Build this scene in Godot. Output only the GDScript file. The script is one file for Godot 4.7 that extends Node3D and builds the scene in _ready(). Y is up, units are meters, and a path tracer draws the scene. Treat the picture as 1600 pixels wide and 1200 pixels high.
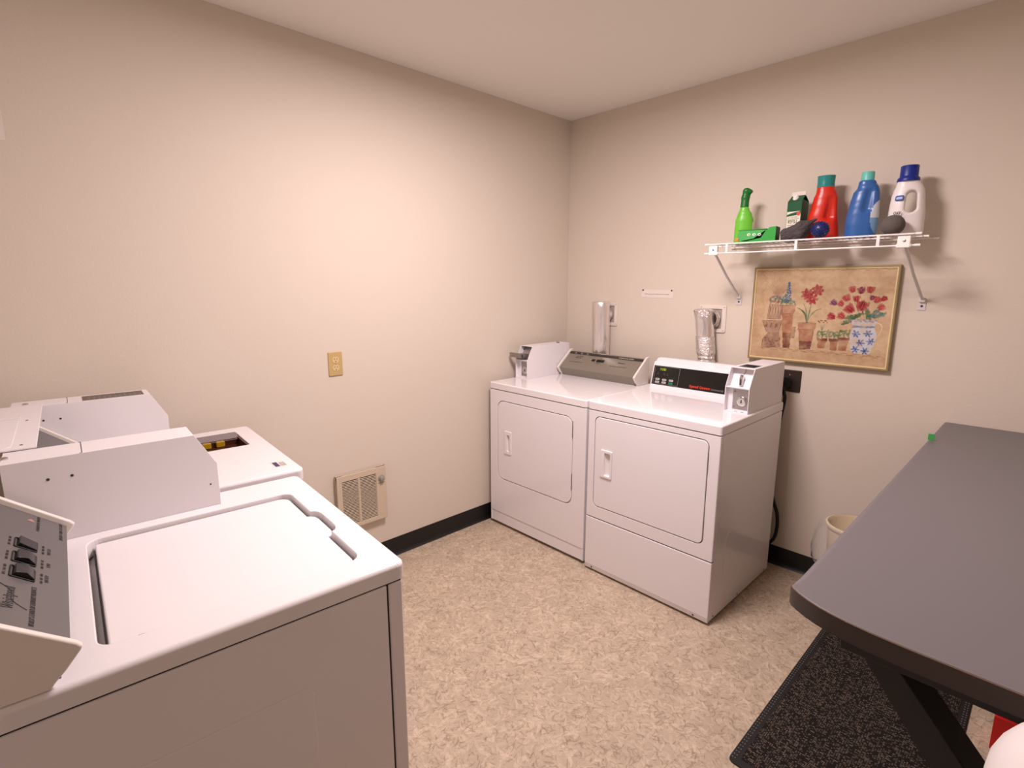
extends Node3D
# A small apartment-house laundry room: two dryers, two washers, a folding counter, a wire shelf of detergents.
# World: wall_left is x = 0, wall_back is z = 0, the floor is y = 0; metres.

const ROOM_H := 2.535
const ROOM_X := 2.78
const ROOM_Z := 3.22
var M := {}
var used := {}
var rng := RandomNumberGenerator.new()


func _ready() -> void:
	rng.seed = 7
	set_camera()
	set_environment()
	make_materials()
	more_materials()
	ceiling_lamp(Vector3(1.26, ROOM_H, 1.52))
	build_room()
	build_dryers()
	build_washers()
	build_counter()
	build_wall_things()
	build_ducts()
	build_shelf()
	build_shelf_items()
	build_picture()
	build_floor_things()


func set_camera() -> void:
	var cam := Camera3D.new()
	cam.name = "camera"
	add_child(cam)
	cam.transform = Transform3D(Basis(Vector3(0.6925, 0.0012, -0.7214), Vector3(-0.1341, 0.9823, -0.1271), Vector3(0.7085, 0.1848, 0.6804)).orthonormalized(), Vector3(2.4156, 1.4822, 2.8524))
	cam.keep_aspect = Camera3D.KEEP_HEIGHT
	cam.fov = 72.03
	cam.near = 0.02
	cam.far = 50.0


func set_environment() -> void:
	var we := WorldEnvironment.new()
	we.name = "environment"
	var e := Environment.new()
	e.background_mode = Environment.BG_COLOR
	e.background_color = Color(0.02, 0.02, 0.02)
	e.ambient_light_source = Environment.AMBIENT_SOURCE_DISABLED
	e.tonemap_mode = Environment.TONE_MAPPER_LINEAR
	e.tonemap_exposure = 1.0
	e.sdfgi_enabled = true
	e.ssao_enabled = true
	e.ssil_enabled = true
	we.environment = e
	add_child(we)


const LAMP_COLOR := Color(1.0, 0.93, 0.935)
const LAMP_SIZE := Vector2(0.40, 0.48)
const LAMP_ENERGY := 5.05

func ceiling_lamp(at: Vector3) -> void:
	var t = thing("ceiling_light", "white flush ceiling light with a flat frosted diffuser", "light", at)
	var s := mb()
	rbox(s, Transform3D(Basis(), Vector3(0, -0.022, 0)), Vector3(LAMP_SIZE.x + 0.05, 0.044, LAMP_SIZE.y + 0.05), 0.006)
	part(t, "housing", s, M.enamel)
	s = mb()
	ext(s, rrect(LAMP_SIZE.x, LAMP_SIZE.y, 0.02), Transform3D(Basis(Vector3(1, 0, 0), Vector3(0, 0, 1), Vector3(0, -1, 0)), Vector3(0, -0.044, 0)), 0.008, 0.003)
	part(t, "diffuser", s, M.glow)
	var l := AreaLight3D.new()
	l.name = "lamp_light"
	l.area_size = LAMP_SIZE
	l.light_color = LAMP_COLOR
	l.light_energy = LAMP_ENERGY
	l.area_range = 12.0
	l.shadow_enabled = true
	t.add_child(l)
	l.position = Vector3(0, -0.056, 0)
	l.rotation_degrees = Vector3(-90, 0, 0)


# ---------------------------------------------------------------- helpers

func mb() -> SurfaceTool:
	var s := SurfaceTool.new()
	s.begin(Mesh.PRIMITIVE_TRIANGLES)
	return s


func numbered(called: String) -> String:
	var n: int = used.get(called, 0)
	used[called] = n + 1
	return called if n == 0 else "%s_%03d" % [called, n]


func thing(called: String, label: String, category: String, at := Vector3.ZERO, turn := 0.0, group := "") -> Node3D:
	var o := Node3D.new()
	o.name = numbered(called)
	add_child(o)
	o.position = at
	o.rotation.y = turn
	tag(o, label, category, group)
	return o


func tag(o: Node, label: String, category: String, group := "") -> void:
	o.set_meta("label", label)
	o.set_meta("category", category)
	if group:
		o.set_meta("group", group)


func part(parent: Node, called: String, s: SurfaceTool, m: Material, label := "", stuff := false) -> MeshInstance3D:
	var o := MeshInstance3D.new()
	o.mesh = s.commit()
	o.material_override = m
	o.name = called
	parent.add_child(o, true)
	if label:
		o.set_meta("label", label)
	if stuff:
		o.set_meta("kind", "stuff")
	return o


func solo(called: String, s: SurfaceTool, m: Material, label: String, category: String, at := Vector3.ZERO, turn := 0.0) -> MeshInstance3D:
	var o := part(self, numbered(called), s, m)
	o.position = at
	o.rotation.y = turn
	tag(o, label, category)
	return o


func struct(called: String, s: SurfaceTool, m: Material) -> MeshInstance3D:
	var o := part(self, called, s, m)
	o.set_meta("kind", "structure")
	return o


func tri(s: SurfaceTool, a: Vector3, b: Vector3, c: Vector3, na: Vector3, nb: Vector3, nc: Vector3) -> void:
	if (b - a).cross(c - a).dot(na + nb + nc) > 0.0:
		var x := b
		b = c
		c = x
		x = nb
		nb = nc
		nc = x
	s.set_normal(na)
	s.add_vertex(a)
	s.set_normal(nb)
	s.add_vertex(b)
	s.set_normal(nc)
	s.add_vertex(c)


func quad(s: SurfaceTool, a: Vector3, b: Vector3, c: Vector3, d: Vector3, na: Vector3, nb: Vector3, nc: Vector3, nd: Vector3) -> void:
	tri(s, a, b, c, na, nb, nc)
	tri(s, a, c, d, na, nc, nd)


func flat4(s: SurfaceTool, a: Vector3, b: Vector3, c: Vector3, d: Vector3, out: Vector3) -> void:
	var n := (b - a).cross(c - a).normalized()
	if n.dot(out) < 0:
		n = -n
	quad(s, a, b, c, d, n, n, n, n)


# box with rounded edges
func rbox(s: SurfaceTool, t: Transform3D, size: Vector3, r := 0.004, seg := 2) -> void:
	var h := size * 0.5
	r = minf(r, minf(h.x, minf(h.y, h.z)) * 0.999)
	var lists := []
	for k in 3:
		var l := []
		for i in seg + 1:
			l.append(-h[k] + r * (1.0 - cos(PI * 0.5 * i / seg)) if seg > 1 else -h[k] + r * i)
		for i in seg + 1:
			l.append(-l[seg - i])
		lists.append(l)
	for ax in 3:
		var bx := (ax + 1) % 3
		var cx := (ax + 2) % 3
		for sg in [-1.0, 1.0]:
			var lb: Array = lists[bx]
			var lc: Array = lists[cx]
			var ps := []
			var ns := []
			for i in lb.size():
				for j in lc.size():
					var p := Vector3()
					p[ax] = sg * h[ax]
					p[bx] = lb[i]
					p[cx] = lc[j]
					var inn := p.clamp(-h + Vector3.ONE * r, h - Vector3.ONE * r)
					var n := (p - inn).normalized()
					ps.append(t * (inn + n * r))
					ns.append((t.basis * n).normalized())
			var w := lc.size()
			for i in lb.size() - 1:
				for j in w - 1:
					var q := [i * w + j, (i + 1) * w + j, (i + 1) * w + j + 1, i * w + j + 1]
					quad(s, ps[q[0]], ps[q[1]], ps[q[2]], ps[q[3]], ns[q[0]], ns[q[1]], ns[q[2]], ns[q[3]])


func bx(s: SurfaceTool, lo: Vector3, hi: Vector3, r := 0.003, seg := 2) -> void:
	rbox(s, Transform3D(Basis(), (lo + hi) * 0.5), hi - lo, r, seg)


func rrect(w: float, h: float, r: float, seg := 6, c := Vector2.ZERO) -> PackedVector2Array:
	var p := PackedVector2Array()
	var corners := [Vector2(w / 2 - r, h / 2 - r), Vector2(-w / 2 + r, h / 2 - r), Vector2(-w / 2 + r, -h / 2 + r), Vector2(w / 2 - r, -h / 2 + r)]
	for k in 4:
		for i in seg + 1:
			var a := PI * 0.5 * (k + float(i) / seg)
			p.append(c + corners[k] + Vector2(cos(a), sin(a)) * r)
	return p


func circ(r: float, n := 24, c := Vector2.ZERO, sy := 1.0) -> PackedVector2Array:
	var p := PackedVector2Array()
	for i in n:
		p.append(c + Vector2(cos(TAU * i / n), sin(TAU * i / n) * sy) * r)
	return p


# polygon (local XY) extruded along local +Z with a rounded front edge (and back edge if both)
func ext(s: SurfaceTool, poly: PackedVector2Array, t: Transform3D, depth: float, bevel := 0.0, steps := 2, both := false, per := []) -> void:
	var p := poly.duplicate()
	var sc := per.duplicate()
	if sc.is_empty():
		sc.resize(p.size())
		sc.fill(1.0)
	if Geometry2D.is_polygon_clockwise(p):
		p.reverse()
		sc.reverse()
	var n := p.size()
	var en := []
	for i in n:
		var d: Vector2 = (p[(i + 1) % n] - p[i]).normalized()
		en.append(Vector2(d.y, -d.x))
	var mit := []
	var n0 := []
	var n1 := []
	for i in n:
		var a: Vector2 = en[(i + n - 1) % n]
		var b: Vector2 = en[i]
		mit.append((a + b) / maxf(0.25, 1.0 + a.dot(b)))
		if a.dot(b) > 0.6:
			var m := (a + b).normalized()
			n0.append(m)
			n1.append(m)
		else:
			n0.append(a)
			n1.append(b)
	var layers := []
	if both and bevel > 0:
		for k in steps + 1:
			var a := PI * 0.5 * k / steps
			layers.append([bevel * (1 - sin(a)), 0.0, sin(a), -cos(a), bevel * (1 - cos(a))])
	else:
		layers.append([0.0, 0.0, 1.0, 0.0, 0.0])
	if bevel > 0:
		for k in steps + 1:
			var a := PI * 0.5 * k / steps
			layers.append([bevel * (1 - cos(a)), depth, cos(a), sin(a), -bevel * (1 - sin(a))])
	else:
		layers.append([0.0, depth, 1.0, 0.0, 0.0])
	for l in layers.size() - 1:
		var A: Array = layers[l]
		var B: Array = layers[l + 1]
		for i in n:
			var j := (i + 1) % n
			var a2: Vector2 = p[i] - mit[i] * A[0] * sc[i]
			var b2: Vector2 = p[j] - mit[j] * A[0] * sc[j]
			var c2: Vector2 = p[j] - mit[j] * B[0] * sc[j]
			var d2: Vector2 = p[i] - mit[i] * B[0] * sc[i]
			var ni: Vector2 = n1[i]
			var nj: Vector2 = n0[j]
			quad(s, t * Vector3(a2.x, a2.y, A[1] + A[4] * sc[i]), t * Vector3(b2.x, b2.y, A[1] + A[4] * sc[j]), t * Vector3(c2.x, c2.y, B[1] + B[4] * sc[j]), t * Vector3(d2.x, d2.y, B[1] + B[4] * sc[i]),
				(t.basis * Vector3(ni.x * A[2], ni.y * A[2], A[3])).normalized(), (t.basis * Vector3(nj.x * A[2], nj.y * A[2], A[3])).normalized(),
				(t.basis * Vector3(nj.x * B[2], nj.y * B[2], B[3])).normalized(), (t.basis * Vector3(ni.x * B[2], ni.y * B[2], B[3])).normalized())
	for e in 2:
		var L: Array = layers[0] if e == 0 else layers[layers.size() - 1]
		var cap := PackedVector2Array()
		for i in n:
			cap.append(p[i] - mit[i] * L[0] * sc[i])
		var idx := Geometry2D.triangulate_polygon(cap)
		var nn := (t.basis * Vector3(0, 0, -1 if e == 0 else 1)).normalized()
		for k in idx.size() / 3:
			var q := []
			for m in 3:
				var v := cap[idx[k * 3 + m]]
				q.append(t * Vector3(v.x, v.y, L[1] + L[4] * sc[idx[k * 3 + m]]))
			tri(s, q[0], q[1], q[2], nn, nn, nn)


func ray_poly(c: Vector2, a: float, poly: PackedVector2Array) -> Vector2:
	var d := Vector2(cos(a), sin(a))
	var best := c
	var far := -1.0
	var n := poly.size()
	for i in n:
		var hit = Geometry2D.segment_intersects_segment(c, c + d * 10.0, poly[i], poly[(i + 1) % n])
		if hit != null and c.distance_to(hit) > far:
			far = c.distance_to(hit)
			best = hit
	return best


# plate with a hole: both outlines star-shaped about c; extruded along local +Z
func ring(s: SurfaceTool, outer: PackedVector2Array, inner: PackedVector2Array, c: Vector2, t: Transform3D, depth: float, bo := 0.0, bi := 0.0, steps := 3) -> void:
	var ang := []
	for p in outer:
		ang.append((p - c).angle())
	for p in inner:
		ang.append((p - c).angle())
	ang.sort()
	var O := []
	var I := []
	var last := -10.0
	for a in ang:
		if a - last < 0.0004:
			continue
		last = a
		O.append(ray_poly(c, a, outer))
		I.append(ray_poly(c, a, inner))
	var n := O.size()
	for i in n:
		var j := (i + 1) % n
		for side in 2:
			var a: Vector2 = O[i] if side == 0 else I[i]
			var b: Vector2 = O[j] if side == 0 else I[j]
			if a.distance_to(b) < 0.00001:
				continue
			var d := (b - a).normalized()
			var nn := Vector2(d.y, -d.x)
			var sgn := 1.0 if side == 0 else -1.0
			if nn.dot((a + b) * 0.5 - c) * sgn < 0:
				nn = -nn
			var bev := bo if side == 0 else bi
			var ra: Vector2 = (a - c).normalized() * sgn
			var rb: Vector2 = (b - c).normalized() * sgn
			var prev := [0.0, 0.0, 0.0]
			for k in steps + 2:
				var cur := []
				if k == 0:
					cur = [0.0, 0.0, 0.0]
				else:
					var g := PI * 0.5 * (k - 1) / steps
					cur = [bev * (1 - cos(g)), depth - bev * (1 - sin(g)), g]
				if k > 0:
					var fa: float = 1.0 / maxf(0.4, ra.dot(nn))
					var fb: float = 1.0 / maxf(0.4, rb.dot(nn))
					var p0 : Vector2 = a - ra * prev[0] * fa
					var p1 : Vector2 = b - rb * prev[0] * fb
					var p2 : Vector2 = b - rb * cur[0] * fb
					var p3 : Vector2 = a - ra * cur[0] * fa
					var m0: Vector3 = (t.basis * Vector3(nn.x * cos(prev[2]), nn.y * cos(prev[2]), sin(prev[2]))).normalized()
					var m1: Vector3 = (t.basis * Vector3(nn.x * cos(cur[2]), nn.y * cos(cur[2]), sin(cur[2]))).normalized()
					quad(s, t * Vector3(p0.x, p0.y, prev[1]), t * Vector3(p1.x, p1.y, prev[1]), t * Vector3(p2.x, p2.y, cur[1]), t * Vector3(p3.x, p3.y, cur[1]), m0, m0, m1, m1)
				prev = cur
			if side == 0:
				var fo_a: float = bo / maxf(0.4, ra.dot(nn))
				var fo_b: float = bo / maxf(0.4, rb.dot(nn))
				var ia: Vector2 = I[i]
				var ib: Vector2 = I[j]
				var di := (ib - ia).normalized()
				var ni := Vector2(di.y, -di.x)
				var fi_a: float = bi / maxf(0.4, absf(ra.dot(ni)))
				var fi_b: float = bi / maxf(0.4, absf(rb.dot(ni)))
				if ia.distance_to(ib) < 0.00001:
					fi_a = bi
					fi_b = bi
				var o0 := a - ra * fo_a
				var o1 := b - rb * fo_b
				var i0 := ia + ra * fi_a
				var i1 := ib + rb * fi_b
				var up := (t.basis * Vector3(0, 0, 1)).normalized()
				quad(s, t * Vector3(o0.x, o0.y, depth), t * Vector3(o1.x, o1.y, depth), t * Vector3(i1.x, i1.y, depth), t * Vector3(i0.x, i0.y, depth), up, up, up, up)
				var q0: Vector2 = O[i]
				var q1: Vector2 = O[j]
				quad(s, t * Vector3(q0.x, q0.y, 0), t * Vector3(q1.x, q1.y, 0), t * Vector3(ib.x, ib.y, 0), t * Vector3(ia.x, ia.y, 0), -up, -up, -up, -up)


func tube(s: SurfaceTool, pts: Array, r: float, sides := 8, closed_ends := true) -> void:
	var n := pts.size()
	var rings := []
	var nrm := []
	var prev := Vector3.ZERO
	for i in n:
		var d: Vector3 = (pts[mini(i + 1, n - 1)] - pts[maxi(i - 1, 0)]).normalized()
		var u := prev - d * prev.dot(d)
		if u.length() < 0.01:
			u = d.cross(Vector3.UP if absf(d.y) < 0.9 else Vector3.RIGHT)
		u = u.normalized()
		prev = u
		var v := d.cross(u)
		var a := []
		var b := []
		for k in sides:
			var g := TAU * k / sides
			var o := u * cos(g) + v * sin(g)
			a.append(pts[i] + o * r)
			b.append(o)
		rings.append(a)
		nrm.append(b)
	for i in n - 1:
		for k in sides:
			var l := (k + 1) % sides
			quad(s, rings[i][k], rings[i][l], rings[i + 1][l], rings[i + 1][k], nrm[i][k], nrm[i][l], nrm[i + 1][l], nrm[i + 1][k])
	if closed_ends:
		for e in [0, n - 1]:
			var c: Vector3 = pts[e]
			var d: Vector3 = (pts[0] - pts[1]).normalized() if e == 0 else (pts[n - 1] - pts[n - 2]).normalized()
			for k in sides:
				tri(s, c, rings[e][k], rings[e][(k + 1) % sides], d, d, d)


func spline(ctrl: Array, per := 8) -> Array:
	var out := []
	var n := ctrl.size()
	for i in n - 1:
		for k in per:
			out.append(ctrl[i].cubic_interpolate(ctrl[i + 1], ctrl[maxi(i - 1, 0)], ctrl[mini(i + 2, n - 1)], float(k) / per))
	out.append(ctrl[n - 1])
	return out


# profile of (radius, height) turned about local Y; wob(angle, height) scales the radius
func lathe(s: SurfaceTool, t: Transform3D, prof: Array, sides := 24, wob = null, sz := 1.0) -> void:
	var n := prof.size()
	var pos := []
	for i in n:
		var a := []
		for k in sides:
			var g := TAU * k / sides
			var w: float = wob.call(g, prof[i].y) if wob != null else 1.0
			a.append(Vector3(cos(g) * prof[i].x * w, prof[i].y, sin(g) * prof[i].x * w * sz))
		pos.append(a)
	for i in n - 1:
		var d: Vector2 = prof[i + 1] - prof[i]
		if d.length() < 0.000001:
			continue
		for k in sides:
			var l := (k + 1) % sides
			var nn := []
			for e in [[i, k], [i, l], [i + 1, l], [i + 1, k]]:
				var ee: int = e[0]
				var dd := d.normalized()
				var od := dd
				if ee == i and i > 0:
					od = (prof[i] - prof[i - 1]).normalized()
				elif ee == i + 1 and i + 2 < n:
					od = (prof[i + 2] - prof[i + 1]).normalized()
				if od.dot(dd) > 0.7:
					dd = (dd + od).normalized()
				var g: float = TAU * e[1] / sides
				nn.append((t.basis * Vector3(cos(g) * dd.y, -dd.x, sin(g) * dd.y)).normalized())
			quad(s, t * pos[i][k], t * pos[i][l], t * pos[i + 1][l], t * pos[i + 1][k], nn[0], nn[1], nn[2], nn[3])


func plane_at(o: Vector3, x: Vector3, y: Vector3) -> Transform3D:
	return Transform3D(Basis(x.normalized(), y.normalized(), x.cross(y).normalized()), o)


# extrusion frames
func along_x(x: float) -> Transform3D:      # polygon (z, y), extruded towards -x from x
	return Transform3D(Basis(Vector3(0, 0, 1), Vector3(0, 1, 0), Vector3(-1, 0, 0)), Vector3(x, 0, 0))

func along_y(y: float) -> Transform3D:      # polygon (x, -z), extruded upwards from y
	return Transform3D(Basis(Vector3(1, 0, 0), Vector3(0, 0, -1), Vector3(0, 1, 0)), Vector3(0, y, 0))


# lettering; its lower left corner lies at the origin of t
func words(parent: Node, called: String, txt: String, m: Material, t: Transform3D, height: float, width := 0.0, fnt := "Droid Sans", bold := false) -> MeshInstance3D:
	var tm := TextMesh.new()
	var f := SystemFont.new()
	f.font_names = PackedStringArray([fnt])
	if bold:
		f.font_weight = 700
	tm.font = f
	tm.text = txt
	tm.font_size = 32
	tm.pixel_size = 0.01
	tm.depth = 0.02
	tm.curve_step = 2.0
	var o := MeshInstance3D.new()
	o.mesh = tm
	o.material_override = m
	o.name = called
	parent.add_child(o, true)
	var bb := tm.get_aabb()
	var sy := height / maxf(bb.size.y, 0.0001)
	var sx := width / maxf(bb.size.x, 0.0001) if width > 0 else sy
	var sc := Transform3D(Basis.from_scale(Vector3(sx, sy, 0.02)), Vector3(-bb.position.x * sx, -bb.position.y * sy, 0))
	o.transform = t * sc
	return o


# surface nets: f < 0 inside; pick(p) gives the index of the SurfaceTool a face goes to
func net(tools: Array, lo: Vector3, hi: Vector3, cell: float, f: Callable, pick = null, t := Transform3D()) -> void:
	var nx := int(ceil((hi.x - lo.x) / cell)) + 1
	var ny := int(ceil((hi.y - lo.y) / cell)) + 1
	var nz := int(ceil((hi.z - lo.z) / cell)) + 1
	var val := PackedFloat32Array()
	val.resize(nx * ny * nz)
	var q := 0
	for z in nz:
		for y in ny:
			for x in nx:
				val[q] = f.call(lo + Vector3(x, y, z) * cell)
				q += 1
	var vid := {}
	var vs := PackedVector3Array()
	var ns := PackedVector3Array()
	var sxy := nx * ny
	for z in nz - 1:
		for y in ny - 1:
			for x in nx - 1:
				var b := x + y * nx + z * sxy
				var c0 := val[b] < 0
				if c0 == (val[b + 1] < 0) and c0 == (val[b + nx] < 0) and c0 == (val[b + nx + 1] < 0) and c0 == (val[b + sxy] < 0) and c0 == (val[b + sxy + 1] < 0) and c0 == (val[b + sxy + nx] < 0) and c0 == (val[b + sxy + nx + 1] < 0):
					continue
				var sum := Vector3.ZERO
				var cnt := 0
				for e in 12:
					var ax := e / 4
					var k := e % 4
					var o := [0, 0, 0]
					o[(ax + 1) % 3] = k & 1
					o[(ax + 2) % 3] = k >> 1
					var i0: int = b + o[0] + o[1] * nx + o[2] * sxy
					var i1: int = i0 + [1, nx, sxy][ax]
					var v0 := val[i0]
					var v1 := val[i1]
					if (v0 < 0) != (v1 < 0):
						var g := v0 / (v0 - v1)
						var pp := Vector3(o[0], o[1], o[2])
						pp[ax] += g
						sum += pp
						cnt += 1
				var p := lo + (Vector3(x, y, z) + sum / cnt) * cell
				vid[b] = vs.size()
				vs.append(p)
				var h := cell * 0.5
				var n := Vector3(f.call(p + Vector3(h, 0, 0)) - f.call(p - Vector3(h, 0, 0)), f.call(p + Vector3(0, h, 0)) - f.call(p - Vector3(0, h, 0)), f.call(p + Vector3(0, 0, h)) - f.call(p - Vector3(0, 0, h)))
				ns.append(n.normalized() if n.length() > 0 else Vector3.UP)
	var step := [1, nx, sxy]
	for b in vid:
		for ax in 3:
			var j: int = b + step[ax]
			if j >= val.size() or (val[b] < 0) == (val[j] < 0):
				continue
			var u: int = step[(ax + 1) % 3]
			var w: int = step[(ax + 2) % 3]
			if not (vid.has(b - u) and vid.has(b - w) and vid.has(b - u - w)):
				continue
			var id := [vid[b], vid[b - u], vid[b - u - w], vid[b - w]]
			var s: SurfaceTool = tools[0]
			if pick != null:
				s = tools[pick.call((vs[id[0]] + vs[id[1]] + vs[id[2]] + vs[id[3]]) * 0.25)]
			quad(s, t * vs[id[0]], t * vs[id[1]], t * vs[id[2]], t * vs[id[3]], t.basis * ns[id[0]], t.basis * ns[id[1]], t.basis * ns[id[2]], t.basis * ns[id[3]])


func smin(a: float, b: float, k: float) -> float:
	var h := clampf(0.5 + 0.5 * (b - a) / k, 0.0, 1.0)
	return lerpf(b, a, h) - k * h * (1.0 - h)


func cap_d(p: Vector3, a: Vector3, b: Vector3, ra: float, rb: float) -> float:
	var ab := b - a
	var h := clampf((p - a).dot(ab) / ab.length_squared(), 0.0, 1.0)
	return p.distance_to(a + ab * h) - lerpf(ra, rb, h)


# ---------------------------------------------------------------- materials

func mat(c: Color, rough := 0.5, metal := 0.0, spec := 0.5) -> StandardMaterial3D:
	var m := StandardMaterial3D.new()
	m.albedo_color = c
	m.roughness = rough
	m.metallic = metal
	m.metallic_specular = spec
	return m


func noise_tex(freq: float, octaves: int, sd: int, size := 256, normal := false, strength := 4.0) -> NoiseTexture2D:
	var n := FastNoiseLite.new()
	n.noise_type = FastNoiseLite.TYPE_SIMPLEX_SMOOTH
	n.frequency = freq
	n.fractal_octaves = octaves
	n.seed = sd
	var t := NoiseTexture2D.new()
	t.noise = n
	t.width = size
	t.height = size
	t.seamless = true
	if normal:
		t.as_normal_map = true
		t.bump_strength = strength
	return t


func make_materials() -> void:
	M.wall = mat(Color(0.845, 0.803, 0.748), 0.75, 0.0, 0.3)
	M.wall.normal_enabled = true
	M.wall.normal_texture = noise_tex(0.05, 3, 3, 512, true, 2.0)
	M.wall.normal_scale = 0.25
	M.wall.uv1_triplanar = true
	M.wall.uv1_world_triplanar = true
	M.wall.uv1_scale = Vector3(4, 4, 4)
	M.ceiling = mat(Color(0.93, 0.915, 0.89), 0.9, 0.0, 0.3)
	M.floor = mat(Color.WHITE, 0.42, 0.0, 0.4)
	M.floor.albedo_texture = ImageTexture.create_from_image(floor_image())
	M.floor.uv1_triplanar = true
	M.floor.uv1_world_triplanar = true
	M.floor.uv1_scale = Vector3.ONE / 1.3
	M.base = mat(Color(0.045, 0.043, 0.042), 0.45)
	M.enamel = mat(Color(0.915, 0.90, 0.91), 0.15)
	M.enamel2 = mat(Color(0.92, 0.905, 0.91), 0.09)
	M.steelwhite = mat(Color(0.91, 0.895, 0.905), 0.38)
	M.cream = mat(Color(0.90, 0.875, 0.84), 0.4)
	M.glow = mat(Color(0.9, 0.9, 0.88), 0.5)
	M.glow.emission_enabled = true
	M.glow.emission = LAMP_COLOR
	M.glow.emission_energy_multiplier = 2.0
	M.black = mat(Color(0.03, 0.03, 0.032), 0.4)
	M.rubber = mat(Color(0.05, 0.05, 0.05), 0.7)
	M.gloss_black = mat(Color(0.035, 0.028, 0.025), 0.25)
	M.panel_grey = mat(Color(0.44, 0.425, 0.425), 0.42, 0.3)
	M.panel_tan = mat(Color(0.56, 0.53, 0.48), 0.4, 0.35)
	M.band = mat(Color(0.20, 0.165, 0.14), 0.4)
	M.ink = mat(Color(0.22, 0.20, 0.20), 0.6)
	M.ink_soft = mat(Color(0.27, 0.25, 0.25), 0.6)
	M.inkwhite = mat(Color(0.86, 0.85, 0.83), 0.6)
	M.ink_grey = mat(Color(0.5, 0.5, 0.5), 0.6)
	M.ink_red = mat(Color(0.90, 0.20, 0.10), 0.5)
	M.pink = mat(Color(0.72, 0.50, 0.48), 0.6)
	M.chrome = mat(Color(0.80, 0.79, 0.78), 0.18, 1.0)
	M.steel = mat(Color(0.62, 0.60, 0.59), 0.35, 1.0)
	M.zinc = mat(Color(0.66, 0.64, 0.63), 0.4, 0.85)
	M.led = mat(Color(0.1, 0.1, 0.02), 0.5)
	M.led.emission_enabled = true
	M.led.emission = Color(0.75, 0.85, 0.10)
	M.led.emission_energy_multiplier = 1.1
	M.lcd = mat(Color(0.07, 0.07, 0.05), 0.3)
	M.button = mat(Color(0.72, 0.71, 0.70), 0.45)
	M.button_green = mat(Color(0.08, 0.50, 0.36), 0.45)
	M.foil = mat(Color(0.93, 0.915, 0.91), 0.34, 1.0)
	M.foil.normal_enabled = true
	M.foil.normal_texture = noise_tex(0.02, 4, 12, 256, true, 9.0)
	M.foil.normal_scale = 0.45
	M.foil.uv1_triplanar = true
	M.foil.uv1_scale = Vector3(9, 1.1, 9)
	M.foil_rough = mat(Color(0.94, 0.925, 0.92), 0.22, 1.0)
	M.foil_rough.normal_enabled = true
	M.foil_rough.normal_texture = noise_tex(0.05, 4, 15, 256, true, 14.0)
	M.foil_rough.normal_scale = 1.0
	M.foil_rough.uv1_triplanar = true
	M.foil_rough.uv1_scale = Vector3(9, 9, 9)
	M.plate_white = mat(Color(0.88, 0.84, 0.80), 0.45)
	M.outlet = mat(Color(0.76, 0.66, 0.45), 0.4)
	M.outlet_face = mat(Color(0.84, 0.75, 0.54), 0.4)
	M.bronze = mat(Color(0.24, 0.20, 0.175), 0.4, 0.4)
	M.heater = mat(Color(0.80, 0.74, 0.65), 0.45)
	M.heater_dark = mat(Color(0.10, 0.085, 0.08), 0.7)
	M.knob = mat(Color(0.58, 0.58, 0.55), 0.4)
	M.counter = mat(Color(0.42, 0.405, 0.415), 0.42, 0.0, 0.5)
	M.counter.heightmap_enabled = false
	M.counter_end_shade = mat(Color(0.27, 0.235, 0.225), 0.45)  # darker than the laminate, paints the shade on the counter end
	M.kraft = mat(Color(0.47, 0.36, 0.27), 0.7)
	M.charcoal = mat(Color(0.155, 0.15, 0.15), 0.6)
	M.paper = mat(Color(0.875, 0.84, 0.80), 0.8)
	M.wire = mat(Color(0.93, 0.91, 0.90), 0.35)
	M.vinyl = mat(Color(0.95, 0.94, 0.92), 0.4)
	M.gold = mat(Color(0.60, 0.53, 0.38), 0.5, 0.1)
	M.gold_light = mat(Color(0.90, 0.82, 0.62), 0.5)
	M.canvas = mat(Color.WHITE, 0.7, 0.0, 0.3)
	M.canvas.albedo_texture = ImageTexture.create_from_image(painting())
	M.mat = mat(Color.WHITE, 0.95, 0.0, 0.2)
	M.mat.albedo_texture = ImageTexture.create_from_image(mat_image())
	M.mat.uv1_triplanar = true
	M.mat.uv1_world_triplanar = true
	M.mat.uv1_scale = Vector3.ONE / 0.4
	M.bin = mat(Color(0.86, 0.79, 0.66), 0.35)
	M.bag = mat(Color(0.97, 0.97, 0.97, 0.15), 0.06)
	M.bag.transparency = BaseMaterial3D.TRANSPARENCY_ALPHA


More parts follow.
